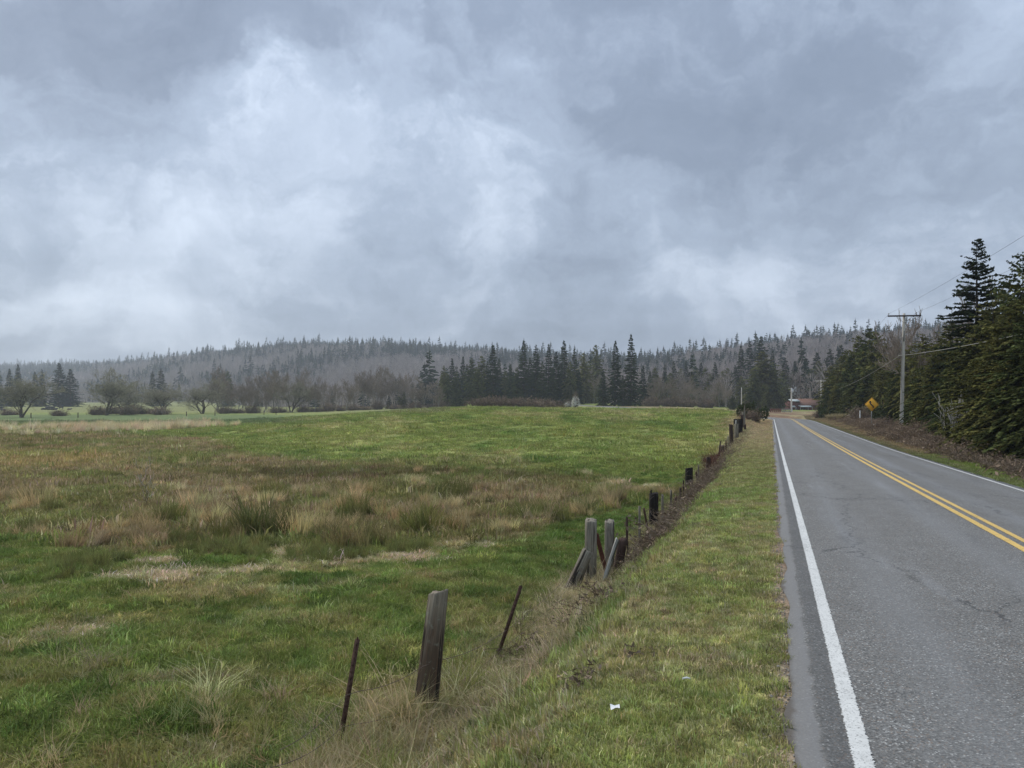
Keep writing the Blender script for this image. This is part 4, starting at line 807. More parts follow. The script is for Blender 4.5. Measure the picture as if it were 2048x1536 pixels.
def woods():
    lc = proto_coll('far_conifer', [low_conifer(400 + k, 18, 2.6 + .4 * k) for k in range(4)]); lb = proto_coll('far_bare', [low_bare(420 + k) for k in range(4)])
    n = 60000; u = rng.uniform(-250, 2250, n); D = np.interp(u, RX, RD); d0 = np.interp(u, [-400, 400, 520, 900, 1290, 1480, 2100], [790, 720, 440, 380, 335, 300, 240]); d = np.sqrt(d0 ** 2 + (D ** 2 - d0 ** 2) * 1.06 * rng.uniform(0, 1, n)); x = at(u, d); y = d
    t = (d - d0) / (D - d0); con = fbm(x * .008, y * .008, 501, 4) + .9 * ss(.80, .97, t) + .16 * ss(1250, 1500, u) * ss(.5, .2, t) - .06 * ss(700, 400, u) * (t < .7)
    con -= .05 * ss(.75, .4, t)
    con += .35 * ss(230, 40, u) * ss(.2, .5, t)
    isc = con + rng.normal(0, .07, n) > .63
    k = isc & (rng.uniform(0, 1, n) < .50); N = k.sum(); cc = lerp(np.array([.020, .034, .020]), np.array([.036, .052, .026]), rng.uniform(0, 1, (N, 1)))
    s = rng.lognormal(-.08, .22, N) * np.interp(d[k], [300, 1000], [.78, .86]) * np.where(rng.uniform(0, 1, N) < .15, 1.35, 1.0); scatter('conifer_forest', 'dark conifer forest over the hills and ridge line', 'forest', lc, x[k], y[k], s * 1.45, cc, ground(x[k], y[k], False) - .5, .03, s)
    k = ~isc & (rng.uniform(0, 1, n) < .62); N = k.sum(); cc = lerp(np.array([.24, .205, .185]), np.array([.35, .30, .27]), rng.uniform(0, 1, (N, 1))) * np.where(rng.uniform(0, 1, (N, 1)) < .12, 1.3, 1.0)
    s = rng.lognormal(-.08, .2, N); scatter('leafless_forest', 'grey-brown leafless wood covering the hill slopes', 'forest', lb, x[k], y[k], s * 1.2, cc, ground(x[k], y[k], False) - .5, .04, s * .82)
woods()

# ------------------------------------------------------------------ bushes
def bush(name, kind, px, d, w, h, label, group=None, mt=None):
    me = BUSH[kind]; x = at(px, d); e = ob(name, None, None, (x, d, gz(x, d) - .05), (0, 0, rng.uniform(0, 6.28)), (w, w, h)); tag(e, label, 'bush', group); ob('canes', me[0], e)
    if me[1]: ob('foliage', me[1], e)
    return e
def leafball(name, mt, seed, n=900, leaf=.16):
    r = np.random.default_rng(seed); V = []; T = []; k = 0; tint = []; lob = [(r.normal(0, .28, 2), r.uniform(.2, .6), r.uniform(.28, .46)) for _ in range(9)]
    for i in range(n):
        (lx, ly), lz, lr = lob[r.integers(9)]; v = r.normal(0, 1, 3); v /= np.linalg.norm(v); c = np.array([lx, ly, lz]) + v * lr * r.uniform(.6, 1.08); c[2] = max(c[2], .0)
        a = r.normal(0, 1, 3) * leaf * .5; b = r.normal(0, 1, 3) * leaf * .3; V += [c - a, c + b, c + a, c - b]; T += [(k, k + 1, k + 2), (k, k + 2, k + 3)]; k += 4; t = r.uniform(.65, 1.4); tint += [np.ones(3) * t] * 4
    return mesh_np(name, np.array(V), np.array(T), mt, False, {'tint': ('FLOAT_COLOR', np.array(tint))})
BUSH = {'bramble': (tangle('bramble_canes', 300, .62, 1.0, .010, MAT['bramble'], 601, 3, .8, .03), None), 'green': (tangle('green_canes', 40, .5, .9, .012, MAT['bramble'], 602, 0, .7), leafball('green_leaves', MAT['bush_green'], 603, 1500, .12)),
        'pale': (tangle('pale_canes', 260, .55, 1.1, .012, MAT['bramble'], 604, 0, .8), leafball('pale_blossom', MAT['blossom'], 605, 1300, .075)), 'fawn': (clump('fawn_blades', 500, .5, .5, 1.0, .05, .5, MAT['fawn_tuft'], 3, .0, 606), None)}
def bushes():
    for i, u in enumerate((196, 214, 234, 256, 278, 300, 322)):
        bush('bramble_bush', 'bramble', u, 258 + 9 * (i % 3), (5.5, 4.2, 6.2)[i % 3], (2.9, 1.9, 2.5, 3.2)[i % 4], 'bramble mound in the hedge below the large spreading tree', 'bramble mounds of the left hedge')
    for i, (u, d) in enumerate(((452, 275), (478, 276), (505, 276), (556, 280), (606, 284), (630, 286), (655, 290), (682, 292), (706, 296), (730, 298), (756, 300), (790, 298), (830, 296), (862, 292), (884, 290))):
        bush('bramble_bush', 'bramble', u, d, (6.2, 4.4, 5.2)[i % 3], (2.4, 1.5, 3.0, 2.0)[i % 4], 'bramble mound at the foot of the alder row', 'bramble mounds under the alder row')
    for i, (u, d, h) in enumerate(((955, 168, 1.9), (975, 168, 2.3), (998, 170, 2.4), (1020, 172, 2.1), (1042, 174, 2.3), (1066, 176, 2.2), (1090, 180, 2.3), (1112, 184, 2.0))):
        bush('bramble_bush', 'bramble', u, d, 4.6, h, 'thicket mound behind the crest of the green field', 'thicket mounds behind the field crest')
    for u, lab in ((1304, 'grey thicket right of the ragged firs at the field edge'), (1340, 'grey thicket below the pale bare trees'), (1372, 'grey thicket under the leafless wood, middle of three'), (1412, 'grey thicket under the leafless wood, rightmost of three')):
        bush('bramble_bush', 'bramble', u, 268, 6.5, 3.0, lab, 'thickets under the leafless wood')
    bush('bramble_bush', 'bramble', 118, 240, 4.5, 1.8, 'reddish-brown bramble mound near the black cattle'); bush('bramble_bush', 'bramble', 20, 258, 6.0, 1.8, 'dark bramble mound under the leftmost bare tree')
    bush('green_bush', 'green', 1512, 92, 1.5, 2.0, 'dark green roadside bush left of the road bend'); bush('bramble_bush', 'bramble', 1500, 90, 2.2, 1.2, 'brown bramble bush left of the green roadside bush'); bush('green_bush', 'green', 1490, 96, 1.3, 2.3, 'green bush behind the last fence posts')
    bush('green_bush', 'green', 1652, 128, 1.7, 3.0, 'dark bush right of the red house'); bush('green_bush', 'green', 1664, 122, 1.9, 1.8, 'low dark bush at the outside of the bend'); bush('bramble_bush', 'bramble', 1640, 130, 2.0, 1.2, 'brown thicket beside the right white line at the bend')
    bush('green_bush', 'green', 1822, 66, 1.6, 2.0, 'dark bush at the foot of the utility pole'); bush('green_bush', 'green', 1775, 80, 2.0, 2.6, 'dark bush right of the yellow warning sign'); bush('bramble_bush', 'bramble', 1722, 92, 2.6, 1.6, 'brown thicket left of the yellow warning sign')
    bush('straw_bush', 'fawn', 1666, 112, 1.5, 1.0, 'pale straw clump near the white marker post, left one'); bush('straw_bush', 'fawn', 1686, 106, 1.6, 1.1, 'pale straw clump right beside the white marker post')
    bush('blossom_bush', 'pale', 1151, 232, 1.9, 3.6, 'small white blossoming tree below the dark fir grove'); bush('blossom_bush', 'pale', 1138, 235, 2.0, 1.9, 'low pale bush left of the white blossoming tree')
    bush('blossom_bush', 'pale', 1598, 300, 5.0, 9.8, 'white blossoming tree behind the left part of the red house'); bush('blossom_bush', 'pale', 1612, 302, 5.0, 8.4, 'blossoming tree right behind the brown roof')
    m = bare_tree('dead_shrub', 3.0, 640, MAT['pale_twigs'], MAT['pale_twigs'], .30, 7, .035, 3, .011, (2, 3), .15)
    x = at(1912, 40.5); tree('dead_shrub', m, x, 40.5, 3.0, 3.0, .8, 'bleached dead shrub with upright stems in front of the cedars', 'shrub')
    m = bare_tree('sapling', 1.7, 642, MAT['pale_twigs'], MAT['pale_twigs'], .35, 2, .010, 3, .005, (2, 3), .2)
    x = at(281, 25.5); tree('sapling', m, x, 25.5, 1.75, 1.7, .7, 'thin leafless sapling standing in the marsh at left', 'sapling')
bushes()

# ------------------------------------------------------------------ fence posts and stakes
def post_mesh(name, L, r0, r1, mt, seed, sides=16, cap=.5, sq=False):
    rr = np.random.default_rng(seed); n = 9; zt = np.concatenate([np.linspace(-.35, L - .015, n), [L]]); th = np.linspace(0, 2 * math.pi, sides, endpoint=False)
    prof = 1 + .07 * np.sin(th * 2 + seed) + .045 * np.sin(th * 5 + seed * 2) + rr.normal(0, .03, sides)
    if sq: prof = prof * (1 / np.maximum(np.abs(np.cos(th)), np.abs(np.sin(th)))) * .88
    V = []
    for i, z in enumerate(zt):
        f = max(0, z) / L; R_ = lerp(r0, r1, f) * (1 + rr.normal(0, .012)); R_ *= .94 if i == n else 1
        dz = rr.normal(0, .010, sides) + .022 * np.sin(th + seed) if i >= n - 1 else np.zeros(sides)
        V.append(np.stack([R_ * prof * np.cos(th), R_ * prof * np.sin(th), z + dz], 1))
    m = MB(); V = np.array(V); k = len(zt); i = np.arange(k - 1)[:, None] * sides; j = np.arange(sides)[None]
    m.add(V.reshape(-1, 3), np.stack([i + j, i + (j + 1) % sides, i + sides + (j + 1) % sides, i + sides + j], -1).reshape(-1, 4))
    c = m.n; m.V.append(np.array([[0, 0, L - .004]])); m.n += 1; b = (k - 1) * sides
    m.F.setdefault(3, []).append(np.array([[b + q, b + (q + 1) % sides, c] for q in range(sides)]))
    return m.mesh(name, mt, False)
def tpost_mesh(name, L, mt):
    m = MB(); m.box((0, 0, L / 2 - .2), (.040, .006, L + .4)); m.box((0, .018, L / 2 - .2), (.007, .030, L + .4))
    for k in range(int(L / .055)): m.box((0, -.006, .08 + k * .055), (.012, .007, .018))
    return m.mesh(name, mt)
def lean(o, dx, dy, L):   # tip offset in metres
    v = Vector((dx, dy, L)); o.rotation_mode = 'QUATERNION'; o.rotation_quaternion = Vector((0, 0, 1)).rotation_difference(v)
def post(kind, bx, by, tx, ty, d, wpx, label, mt, cat='fence post', name='fence_post', base=None, leany=0.0, group='posts of the roadside fence', taper=.94, sq=False):
    """foot at column bx, tip at column tx and row ty, at distance d; the foot rests in the ground"""
    x = at(bx, d); z0 = gz(x, d) if base is None else zat(base, d); top = zat(ty, d); dx = at(tx, d) - x; L = math.sqrt((top - z0) ** 2 + dx * dx + leany * leany); w = wpx / F * d
    if kind == 'T': me = tpost_mesh(name, L, MAT[mt])
    else: me = post_mesh(name, L, w / 2 / taper, w / 2, MAT[mt], bx, 18 if w > .12 else 10, sq=sq)
    o = ob(name, me, None, (x, d, z0)); lean(o, dx, leany, top - z0); tag(o, label, cat, group)
    if kind == 'T': o.rotation_quaternion = o.rotation_quaternion @ Vector((0, 0, 1)).rotation_difference(Vector((0, 0, 1)))
    return o
def fence():
    P1 = post('W', 850, 0, 876, 1186, 6.95, 36, 'nearest thick weathered wooden post with brown lower half', 'post_grey', taper=.80, leany=.05)
    post('T', 678, 0, 714, 1280, 6.26, 8, 'rusty steel stake nearest the camera, left of the thick wooden post', 'rust', 'stake', 'steel_stake', leany=.02)
    post('T', 994, 0, 1042, 1172, 8.6, 8, 'rusty steel stake leaning right, beyond the thick wooden post', 'rust', 'stake', 'steel_stake')
    post('W', 1181, 0, 1182, 1040, 13.3, 23, 'tall upright grey post, left of the close pair of wooden posts', 'post_pale')
    post('W', 1219, 0, 1219, 1042, 14.4, 19, 'upright grey post, right of the close pair of wooden posts', 'post_pale')
    post('W', 1141, 0, 1176, 1102, 12.4, 23, 'short grey post leaning right against the upright pair', 'post_pale', taper=.80)
    post('S', 1205, 0, 1235, 1078, 13.2, 9, 'whitish bare stick leaning in front of the wooden post pair', 'stick_white', 'stick', 'leaning_stick')
    post('S', 1216, 0, 1193, 1068, 13.6, 9, 'rust-red plank brace slanting between the two grey posts', 'rust_red', 'brace', 'fence_brace', sq=True)
    post('W', 1232, 0, 1246, 1078, 14.0, 17, 'dark rotten stump leaning behind the whitish stick', 'post_brown', 'stump', 'post_stump', taper=.8)
    small = [(1254, 1254, 1036, 15.6, 5, 'post_brown', 'thin brown stake just right of the wooden post pair'), (1279, 1279, 1013, 17.2, 5, 'post_pale', 'thin pale stake left of the first black post'), (1301, 1288, 1018, 17.8, 4, 'rust', 'dark stake leaning left beside the first black post'), (1325, 1325, 990, 22, 5, 'post_pale', 'pale stake right of the first black post'),
             (1342, 1342, 981, 23.5, 4, 'post_pale', 'thin pale stake, second right of the first black post'), (1346, 1352, 994, 23, 4, 'rust', 'short dark stake leaning right between the two black posts'), (1361, 1361, 976, 25.5, 4, 'post_brown', 'short dark stake left of the second black post'), (1367, 1367, 961, 26.5, 3, 'post_brown', 'thin stake almost touching the second black post'),
             (1396, 1392, 944, 32, 3.4, 'rust', 'dark stake leaning left beyond the second black post'), (1397, 1397, 930, 33, 3, 'post_pale', 'pale thin stake beyond the second black post'), (1437, 1441, 882, 42, 3, 'post_brown', 'thin stake left of the white-topped post'), (1452, 1452, 881, 46, 2.6, 'post_brown', 'thin brown stake left of the dark reddish post'), (1456, 1456, 872, 47, 2.6, 'post_pale', 'pale thin stake touching the dark reddish post'), (1489, 1489, 812, 74, 2.2, 'post_pale', 'tall thin pale stake at the far end of the fence')]
    for (b, t, ty, d, w, m, lab) in small: post('S', b, 0, t, ty, d, w, lab, m, 'stake', 'thin_stake', group='thin stakes of the roadside fence')
    k = post('W', 1308, 0, 1308, 987, 21, 18, 'first thick black post, with a splinter on top', 'post_black', sq=True)
    m = MB(); L = zat(987, 21) - gz(at(1308, 21), 21); m.tube([(-.07, 0, L - .03), (-.085, 0, L + .05), (-.06, 0, L + .11)], [.022, .03, .008], 6); ob('splinter', m.mesh('splinter', MAT['post_black']), k)
    post('W', 1378, 0, 1378, 936, 30, 14, 'second thick black post, half way along the fence', 'post_black', sq=True)
    post('W', 1417, 0, 1417, 915, 36, 9, 'brown-grey post standing in reddish twigs', 'post_brown'); post('W', 1445, 0, 1445, 891, 43, 9, 'grey post with white top, beyond the reddish twigs', 'post_grey')
    post('W', 1463, 0, 1462, 849, 50, 8, 'tall dark reddish post before the far black posts', 'post_brown'); post('W', 1473, 0, 1473, 848, 55, 8.5, 'grey post right of the tall dark reddish post', 'post_pale'); post('S', 1471, 0, 1472, 841, 56.5, 3, 'small whitish stake poking above the grey post', 'stick_white')
    post('W', 1471, 0, 1471, 838, 60, 7.5, 'far black post, left of a touching pair', 'post_black', sq=True); post('W', 1480, 0, 1480, 838, 62, 9, 'far black post, right of a touching pair', 'post_black', sq=True)
    post('W', 1484, 0, 1484, 830, 68, 5, 'dark red post behind the far black pair', 'post_brown'); post('W', 1487, 0, 1487, 824, 71, 7, 'pale square-topped post at the far end of the fence', 'post_pale', sq=True); post('W', 1490, 0, 1490, 849, 66, 4, 'short brown post low beside the far black pair', 'post_brown')
    # sagging wire on the nearest posts
    def wire(pts, label, r_=.0030):
        m = MB(); P = np.array(pts, float); t = np.linspace(0, 1, 26); k = np.linspace(0, 1, len(P)); Q = np.stack([np.interp(t, k, P[:, i]) for i in range(3)], 1)
        f = t * (len(P) - 1); Q[:, 2] -= .06 * np.sin((f % 1) * math.pi); m.tube(Q, r_, 4)
        for q in range(2, 25, 2):
            c = Q[q]; m.tube([c + [-.006, .0, .018], c, c + [.006, .0, -.018]], .0016, 3, False)
        o = ob('barbed_wire', m.mesh('barbed_wire', MAT['wire'])); tag(o, label, 'wire', 'strands of the roadside fence')
    def w3(px, py, d): return (at(px, d), d, zat(py, d))
    W2 = [(1181, 13.2), (1219, 14.3), (1308, 20.9), (1378, 29.9), (1417, 36), (1445, 43), (1463, 50), (1480, 62)]
    for hh, nm_ in ((.85, 'upper thin wire strand running from the grey post pair to the far black posts'), (.5, 'lower thin wire strand running from the grey post pair to the far black posts')):
        wire([(at(u, d), d, gz(at(u, d), d) + hh) for u, d in W2], nm_, .0035)
    wire([w3(560, 1500, 5.4), w3(696, 1385, 6.24), w3(858, 1325, 6.85), w3(1014, 1260, 8.57), w3(1165, 1120, 12.9)], 'upper rusty barbed wire strand sagging between the nearest posts')
    wire([w3(540, 1536, 5.2), w3(688, 1450, 6.24), w3(852, 1395, 6.85), w3(1002, 1300, 8.57), w3(1160, 1150, 12.9)], 'lower rusty barbed wire strand low in the grass at the nearest posts')
    # far field fence
    for i, (u, d) in enumerate(((62, 205), (156, 212), (373, 232), (430, 236), (528, 240), (552, 242))):
        x = at(u, d); o = ob('fence_post', post_mesh('far_post', 1.4, .12, .11, MAT['post_brown'], i, 8), None, (x, d, gz(x, d))); tag(o, ('far dark post at the left, below the leftmost bare tree', 'far dark post near the black cattle', 'far dark post left of the low-forked bare tree', 'far dark post right of the low-forked bare tree', 'far dark post under the alder row, left of two', 'far dark post under the alder row, right of two')[i], 'fence post', 'posts of the far field fence')
fence()

# ------------------------------------------------------------------ utility poles and lines
def upole(px, d, ytop, label, arm=2.44, near=False, cross=True, can=False, mt='pole_wood', ybase=None, rz=None, r0=.16, leanx=0.0):
    x = at(px, d); z = gz(x, d) - .1; H = zat(ytop, d) - z; e = ob('utility_pole', None, None, (x, d, z), (0, leanx, -TH if rz is None else rz)); tag(e, label, 'utility pole', 'utility poles along the road')
    m = MB(); zt = np.linspace(0, H, 9); m.tube(np.column_stack([zt * 0, zt * 0, zt]), np.linspace(r0, r0 * .66, 9), 12); ob('shaft', m.mesh('shaft', MAT[mt], True), e)
    if cross:
        zc = H - .22; m = MB(); m.box((0, -.15, zc), (arm, .10, .125)); ob('crossarm', m.mesh('crossarm', MAT['arm_wood' if near else mt]), e)
        for s in (-1, 1):
            m = MB(); m.tube([(s * .62, -.15, zc - .05), (0, -.13, zc - .60)], .016, 5); ob('brace', m.mesh('brace', MAT['galv']), e)
        for xx in (-arm * .47, arm * .34) if near else (-arm * .47, arm * .47):
            m = MB(); m.tube([(xx, -.15, zc + .05), (xx, -.15, zc + .13), (xx, -.15, zc + .15), (xx, -.15, zc + .20), (xx, -.15, zc + .24)], [.012, .012, .045, .055, .03], 8); ob('insulator', m.mesh('insulator', MAT['ceramic'], True), e)
    if near:
        m = MB(); m.tube([(-.13, -.10, z * 0 + .3), (-.115, -.09, H - 2.0)], .022, 6); ob('conduit', m.mesh('conduit', MAT['cable']), e)
        m = MB(); m.box((-.25, -.16, 6.1), (.32, .06, .05)); ob('cable_bracket', m.mesh('cable_bracket', MAT['galv']), e); m = MB(); m.box((0, -.19, H * .80), (.08, .05, .9)); ob('ground_wire_guard', m.mesh('ground_wire_guard', MAT['cable']), e)
    if can:
        m = MB(); zt = H - .9; m.tube([(.30, -.1, zt - .45), (.30, -.1, zt - .40), (.30, -.1, zt + .40), (.30, -.1, zt + .46)], [.26, .30, .30, .22], 14); tcan = ob('transformer', m.mesh('transformer', MAT['transformer'], True), e)
        m = MB(); m.tube([(.20, -.1, zt + .44), (.18, -.1, zt + .70)], .04, 6); ob('bushing', m.mesh('bushing', MAT['ceramic']), tcan); m = MB(); m.box((-.4, -.05, H - .12), (1.0, .08, .09)); ob('crossarm', m.mesh('stub_arm', MAT[mt]), e)
    return e, x, d, z + H
def lines():
    e1, x1, y1, t1 = upole(1803, 65, 627, 'tall weathered utility pole with dark crossarm beside the road', 2.55, True, leanx=R(1.2))
    e2, x2, y2, t2 = upole(1642, 170, 760, 'pale utility pole with crossarm half hidden beyond the roadside trees', 2.44, mt='pole_far')
    e3, x3, y3, t3 = upole(1583, 225, 776, 'pale utility pole carrying a grey transformer left of the red house', cross=False, can=True, mt='pole_far', r0=.26)
    e4, x4, y4, t4 = upole(1483, 215, 775, 'bare pale pole without crossarm at the field corner', cross=False, mt='pole_far', r0=.15)
    # the next pole of the line stands behind the camera and carries the spans seen at the right edge
    sx, sy = -42 * ST + 10.6 * CT, -42 * CT - 10.6 * ST
    e = ob('utility_pole', None, None, (sx, sy, gz(sx, sy) - .1), (0, 0, -TH)); tag(e, 'utility pole behind the viewer holding the cables at the right edge', 'utility pole', 'utility poles along the road')
    m = MB(); m.tube([(0, 0, 0), (0, 0, 5), (0, 0, 10.2)], [.16, .13, .11], 12); ob('shaft', m.mesh('shaft', MAT['pole_wood'], True), e); m = MB(); m.box((0, -.15, 9.9), (2.44, .10, .125)); ob('crossarm', m.mesh('crossarm', MAT['arm_wood']), e)
    def span(nodes, sags, r_, mt, label):
        Q = []
        for (a, b, s) in zip(nodes[:-1], nodes[1:], sags):
            t = np.linspace(0, 1, 30)[:, None]; p = np.array(a) * (1 - t) + np.array(b) * t; p[:, 2] -= (4 * s * t * (1 - t))[:, 0]; Q.append(p if not Q else p[1:])
        m = MB(); m.tube(np.concatenate(Q), r_, 5); o = ob('power_line', m.mesh('power_line', MAT[mt])); tag(o, label, 'cable', 'lines between the utility poles')
    zs = gz(sx, sy)
    off = lambda x, y, z, o: (x + o * CT, y - o * ST - .15, z)
    lx = math.tan(R(1.2))
    for o1, lab in ((-1.2, 'thin conductor from the left crossarm end of the near pole'), (.87, 'thin conductor from the right crossarm insulator of the near pole')):
        span([off(sx, sy, zs + 10.1, o1), off(x1 + lx * 9.6, y1, t1 + .02, o1), off(x2, y2, t2 + .0, o1)], [1.1, 1.0], .006, 'cable', lab)
    span([off(sx, sy, zs + 6.6, -.3), off(x1 + lx * 6.1, y1, gz(x1, y1) + 6.0, -.3), off(x2, y2, t2 - 2.6, -.3)], [1.25, .9], .018, 'cable_light', 'thick pale communication cable sagging from the near pole to the right edge')
lines()

# ------------------------------------------------------------------ warning sign
def sign():
    d = 70.0; x = at(1743, d); z = gz(x, d); e = ob('warning_sign', None, None, (x, d, z - .25), (0, R(.8), R(-6))); tag(e, 'yellow diamond road sign with black winding arrow on a thin post', 'road sign')
    s = .455 * 2; h = s * .7071; zc = zat(809, d) - z + .25
    m = MB(); m.box((0, .03, (zc + .3) / 2), (.055, .03, zc + .3)); ob('post', m.mesh('sign_post', MAT['galv']), e)
    def diamond(hh, rad, y0, y1, mt, nm, parent, hole=None):
        P = []
        for k in range(4):
            a0 = k * math.pi / 2; c = np.array([math.cos(a0), math.sin(a0)]) * (hh - rad * 1.414)
            for q in np.linspace(-math.pi / 4, math.pi / 4, 5): P.append(c + rad * np.array([math.cos(a0 + q), math.sin(a0 + q)]))
        return np.array(P)
    Pn = diamond(h, .05, 0, 0, None, '', None); n = len(Pn); V = [(p[0], 0, zc + p[1]) for p in Pn] + [(p[0], .006, zc + p[1]) for p in Pn]
    m = MB(); k = np.arange(n); m.add(V, [list(range(n))], [list(range(2 * n - 1, n - 1, -1))], np.stack([k, k + n, (k + 1) % n + n, (k + 1) % n], 1)); panel = ob('sign_panel', m.mesh('sign_panel', MAT['sign_yellow']), e)
    a, b = diamond(h - .03, .045, 0, 0, None, '', None), diamond(h - .055, .035, 0, 0, None, '', None); m = MB(); m.add([(p[0], -.004, zc + p[1]) for p in a] + [(p[0], -.004, zc + p[1]) for p in b], np.stack([k, (k + 1) % n, (k + 1) % n + n, k + n], 1)); ob('border', m.mesh('border', MAT['sign_black']), panel)
    c = np.array([(.14, -.30), (.14, -.24), (.11, -.16), (.03, -.08), (-.06, .00), (-.125, .08), (-.15, .16), (-.15, .20)]) * 1.0; T = np.gradient(c, axis=0); T /= np.linalg.norm(T, axis=1)[:, None]; N = np.stack([-T[:, 1], T[:, 0]], 1) * .055
    V = [(p[0], -.005, zc + p[1]) for p in c + N] + [(p[0], -.005, zc + p[1]) for p in c - N]; q = len(c); m = MB(); k = np.arange(q - 1); m.add(V, np.stack([k, k + 1, k + 1 + q, k + q], 1)); m.add([(-.29, -.005, zc + .18), (-.01, -.005, zc + .18), (-.15, -.005, zc + .36)], [[0, 1, 2]]); ob('arrow_symbol', m.mesh('arrow_symbol', MAT['sign_black']), panel)
sign()

# ------------------------------------------------------------------ red house by the bend
def house():
    d = 275.0; k = d / F; x0 = at(1585, d); zb = zat(826, d); g = gz(at(1605, d), d); e = ob('red_house', None, None, (x0, d, min(zb, g))); tag(e, 'red-brown wooden house with grey metal eaves behind the road bend', 'house'); b0 = min(zb, g)
    X = lambda px: (px - 1585) * k; Z = lambda py: zat(py, d) - b0
    def part(nm, mt, fn, parent=e): m = MB(); fn(m); return ob(nm, m.mesh(nm, MAT[mt]), parent)
    w1 = X(1646)
    part('wall', 'red_wood', lambda m: m.box((X(1622), 5.0, Z(812) / 2 - .2), (X(1646) - X(1599), 7.6, Z(812) + .4)))
    part('wall', 'red_wood', lambda m: m.box((X(1592), 4.0, Z(803) / 2 - .2), (X(1602) - X(1583.5), 5.0, Z(803) + .4)))
    def slab(x0_, x1_, y0, z0, y1, z1, t=.14, sk=0.0):
        def f(m): m.add([(x0_ + sk, y0, z0), (x1_, y0, z0), (x1_, y1, z1), (x0_, y1, z1), (x0_ + sk, y0, z0 - t), (x1_, y0, z0 - t), (x1_, y1, z1 - t), (x0_, y1, z1 - t)], [[0, 1, 2, 3], [7, 6, 5, 4], [0, 4, 5, 1], [1, 5, 6, 2], [2, 6, 7, 3], [3, 7, 4, 0]])
        return f
    rf = part('roof', 'roof_red', slab(X(1601), X(1648), .3, Z(810.5), 5.0, Z(797)))
    part('roof', 'roof_red', slab(X(1601), X(1648), 9.6, Z(811), 5.06, Z(797.2)))
    part('roof_edge', 'roof_metal', slab(X(1597), X(1622), -.6, Z(813.4), .5, Z(810.6), .16, .9)); part('roof', 'roof_metal', slab(X(1584), X(1602.5), 1.0, Z(802), 3.6, Z(798.2), .16, 0)); part('roof', 'roof_metal', slab(X(1584.5), X(1592.5), .6, Z(813.8), 1.45, Z(810.8), .12))
    for i, (a, b, c, f) in enumerate(((1595, 1602, 802.6, 805), (1603, 1607, 816, 822), (1608, 1613, 816, 822), (1587, 1590, 817, 823), (1594, 1596.5, 816, 822))):
        yy = 1.16 if i in (0, 3) else 1.14
        yy = (1.49 if i in (0, 3, 4) else 1.19)
        w = part('window', 'trim_white' if i == 4 else 'red_wood', lambda m: m.box(((X(a) + X(b)) / 2, yy, (Z(c) + Z(f)) / 2), (X(b) - X(a) + .16, .06, Z(c) - Z(f) + .16)))
        part('pane', 'glass', lambda m: m.box(((X(a) + X(b)) / 2, yy - .035, (Z(c) + Z(f)) / 2), (X(b) - X(a), .03, Z(c) - Z(f))), w)
    for px in (1600.5, 1615.5, 1624): part('porch_post', 'fence_grey', lambda m: m.box((X(px), -.35, Z(813.4) / 2), (.16, .16, Z(813.4))))
    part('porch_rail', 'trim_white', lambda m: m.box(((X(1603.5) + X(1616)) / 2, -.62, Z(822.3)), (X(1616) - X(1603.5), .10, .26)))
    part('porch_floor', 'fence_grey', lambda m: m.box((X(1612), .4, Z(824)), (X(1626) - X(1598), 1.5, .2)))
house()
def rail_fence(u0, u1, d, v0, v1, mt, label, nrail=3, npost=5, name='rail_fence'):
    xs = np.linspace(at(u0, d), at(u1, d), npost); e = ob(name, None, None, (xs[0], d, gz(xs[0], d))); tag(e, label, 'fence'); b = gz(xs[0], d); h = zat(v0, d) - zat(v1, d); z0 = zat(v1, d) - b
    for x in xs: m = MB(); gb = gz(x, d) - b; m.box((x - xs[0], 0, (z0 + h + gb - .2) / 2), (.14, .14, z0 + h - gb + .3)); ob('post', m.mesh('rail_post', MAT[mt]), e)
    for q in range(nrail): m = MB(); m.box(((xs[-1] - xs[0]) / 2, -.09, z0 + h * (.18 + .72 * q / max(1, nrail - 1))), (xs[-1] - xs[0], .04, h / nrail * .62)); ob('rail', m.mesh('rail', MAT[mt]), e)
rail_fence(1514, 1540, 215, 818, 826, 'fence_dark', 'dark board fence left of the road bend', 3, 4)
rail_fence(1541, 1561, 205, 817.5, 825.5, 'fence_red', 'reddish board fence beyond the road bend', 4, 6)
rail_fence(1564, 1582, 208, 818, 825, 'fence_grey', 'grey post-and-rail fence left of the transformer pole', 2, 5)

